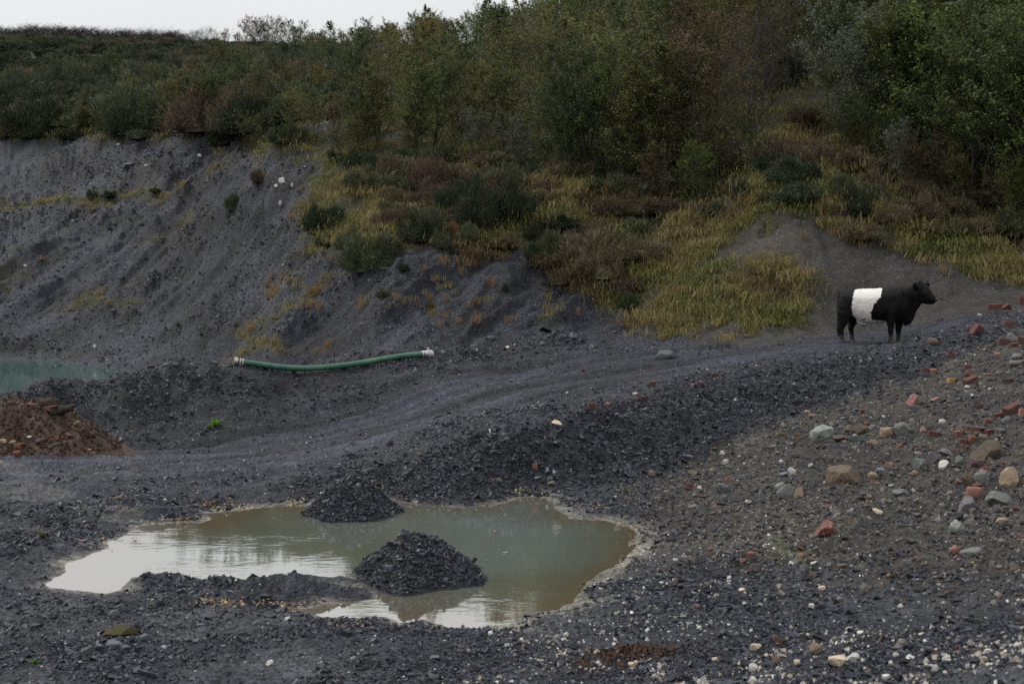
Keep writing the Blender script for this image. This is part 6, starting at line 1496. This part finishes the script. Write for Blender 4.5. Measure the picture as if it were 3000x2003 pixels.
# ------------------------------------------------------------------ words for trees and bushes
ORD = ['first', 'second', 'third', 'fourth', 'fifth', 'sixth', 'seventh', 'eighth', 'ninth', 'tenth', 'eleventh', 'twelfth', 'thirteenth', 'fourteenth', 'fifteenth', 'sixteenth', 'seventeenth', 'eighteenth', 'nineteenth', 'twentieth']
KW = {'alder': 'alder', 'thicket': 'bushy alder', 'birch': 'slender birch', 'spire': 'pointed alder', 'bare': 'leafless tree'}
BANDS = [(-400, 300, 'above the pond'), (300, 650, 'above the shale face'), (650, 950, 'above the rocky notch'), (950, 1260, 'above the green hose'), (1260, 1560, 'above the gorse clump'), (1560, 1900, 'above the grassy slope'), (1900, 2200, 'uphill of the bare earth'), (2200, 2480, 'above the grassy hollow'), (2480, 2760, 'above the animal'), (2760, 5000, 'at its dark end')]
def band(u):
    for a, b, t in BANDS:
        if a <= u < b: return t
    return 'above the pond'
ROWS = {'rim': 'on the quarry rim', 'edge': 'at the wood edge', 'mid': 'inside the wood', 'pocket': 'round the hollow', 'gorse': 'among the gorse', 'skyline': 'on the skyline', 'wood': 'wood', 'sapling': 'sapling at wood edge'}
rec = {}
for t in TREE_LIST:
    root, kind_ph, leaf, row, lab = t
    l = root.location; u, v = project(l.x, l.y, l.z); nm = root.children[0].data.name if root.children else ''
    H_ = None
    H_ = kind_ph
    leafw = '' if H_ == 'bare' else leaf + ' '
    depth = '' if row != 'wood' else ('in the near ' if l.y < 62 else 'in the middle ' if l.y < 80 else 'in the back ')
    key = (leafw + (KW[H_] if row != 'sapling' else KW[H_].replace('bushy ', '')), depth + ROWS[row], band(float(u)))
    rec.setdefault(key, []).append((float(u), root))
for key, lst in rec.items():
    lst.sort(key=lambda q: q[0])
    for i, (u, root) in enumerate(lst):
        lb = ' '.join(key)
        if len(lst) > 1: lb += ', ' + ORD[min(i, 19)] + ' from pond side'
        if len(lb.split()) > 16: lb = lb.replace(' from pond side', ' from pond')
        if len(lb.split()) > 16: lb = lb.replace('the ', '', 1)
        tag(root, lb, 'tree', 'trees of the wood' if 'wood' in key[1] else 'trees on the quarry hill')
BW = {'gorse': 'dark green gorse bush', 'gorse pale': 'grey green gorse bush', 'brown': 'withered brown bush', 'russet': 'russet dead bush', 'bramble': 'bramble bush', 'rust': 'rust orange sprig'}
rec = {}
for o, leaf, row, lab in BUSH_LIST:
    if lab: tag(o, lab, 'bush', 'gorse and scrub of the slopes'); continue
    l = o.location; u, v = project(l.x, l.y, l.z)
    if row == 'grass':
        rec.setdefault(('low ' + BW[leaf], 'in the grass', band(float(u)).replace('above the animal', 'behind the animal').replace('above the dark gorse clump', 'below the dark gorse clump').replace('at its dark end', 'above the cutting')), []).append((float(u), o)); continue
    dist = 'low on the hill' if l.y < 95 else 'halfway up the hill' if l.y < 125 else 'high on the hill'
    hb_ = 'near the frame edge' if u < 150 else 'above the pond' if u < 380 else 'above the shale face' if u < 620 else 'near the wood'
    if leaf in ('brown', 'russet'): o.name = 'withered_bush'
    rec.setdefault((BW[leaf], dist, hb_), []).append((float(u), o))
for key, lst in rec.items():
    lst.sort(key=lambda q: q[0])
    for i, (u, o) in enumerate(lst):
        lb = ' '.join(key)
        if len(lst) > 1 and len(lst) <= 29: lb += ', ' + (ORD + ['twenty ' + q for q in ORD[:9]])[i] + ' from pond side'
        tag(o, lb, 'bush', 'gorse on the hill above the quarry')

ORD2 = ['twenty ' + o for o in ORD[:9]]
rec = {}
for o in [q for q in COL.objects if q.name.startswith('grass_tuft')]:
    l = o.location; u, v = project(l.x, l.y, l.z)
    ar = 'on the bare bank behind the animal' if u > 2000 else 'on the far shale face' if u < 680 else 'by the rocky notch' if u < 960 else 'on the central dark slope'
    lv = 'high' if v < 800 else 'midway' if v < 880 else 'low'
    rec.setdefault((lv, ar), []).append((float(u), o))
for (lv, ar), lst in rec.items():
    lst.sort(key=lambda q: q[0])
    for i, (u, o) in enumerate(lst):
        o['label'] = 'straw orange grass tuft ' + lv + ' ' + ar + ((', ' + (ORD + ORD2)[i] + ' from pond side') if len(lst) > 1 else '')
bad = [o['label'] for o in COL.objects if 'label' in o and not (4 <= len(o['label'].split()) <= 16)]
print('long labels', len(bad), bad[:3])
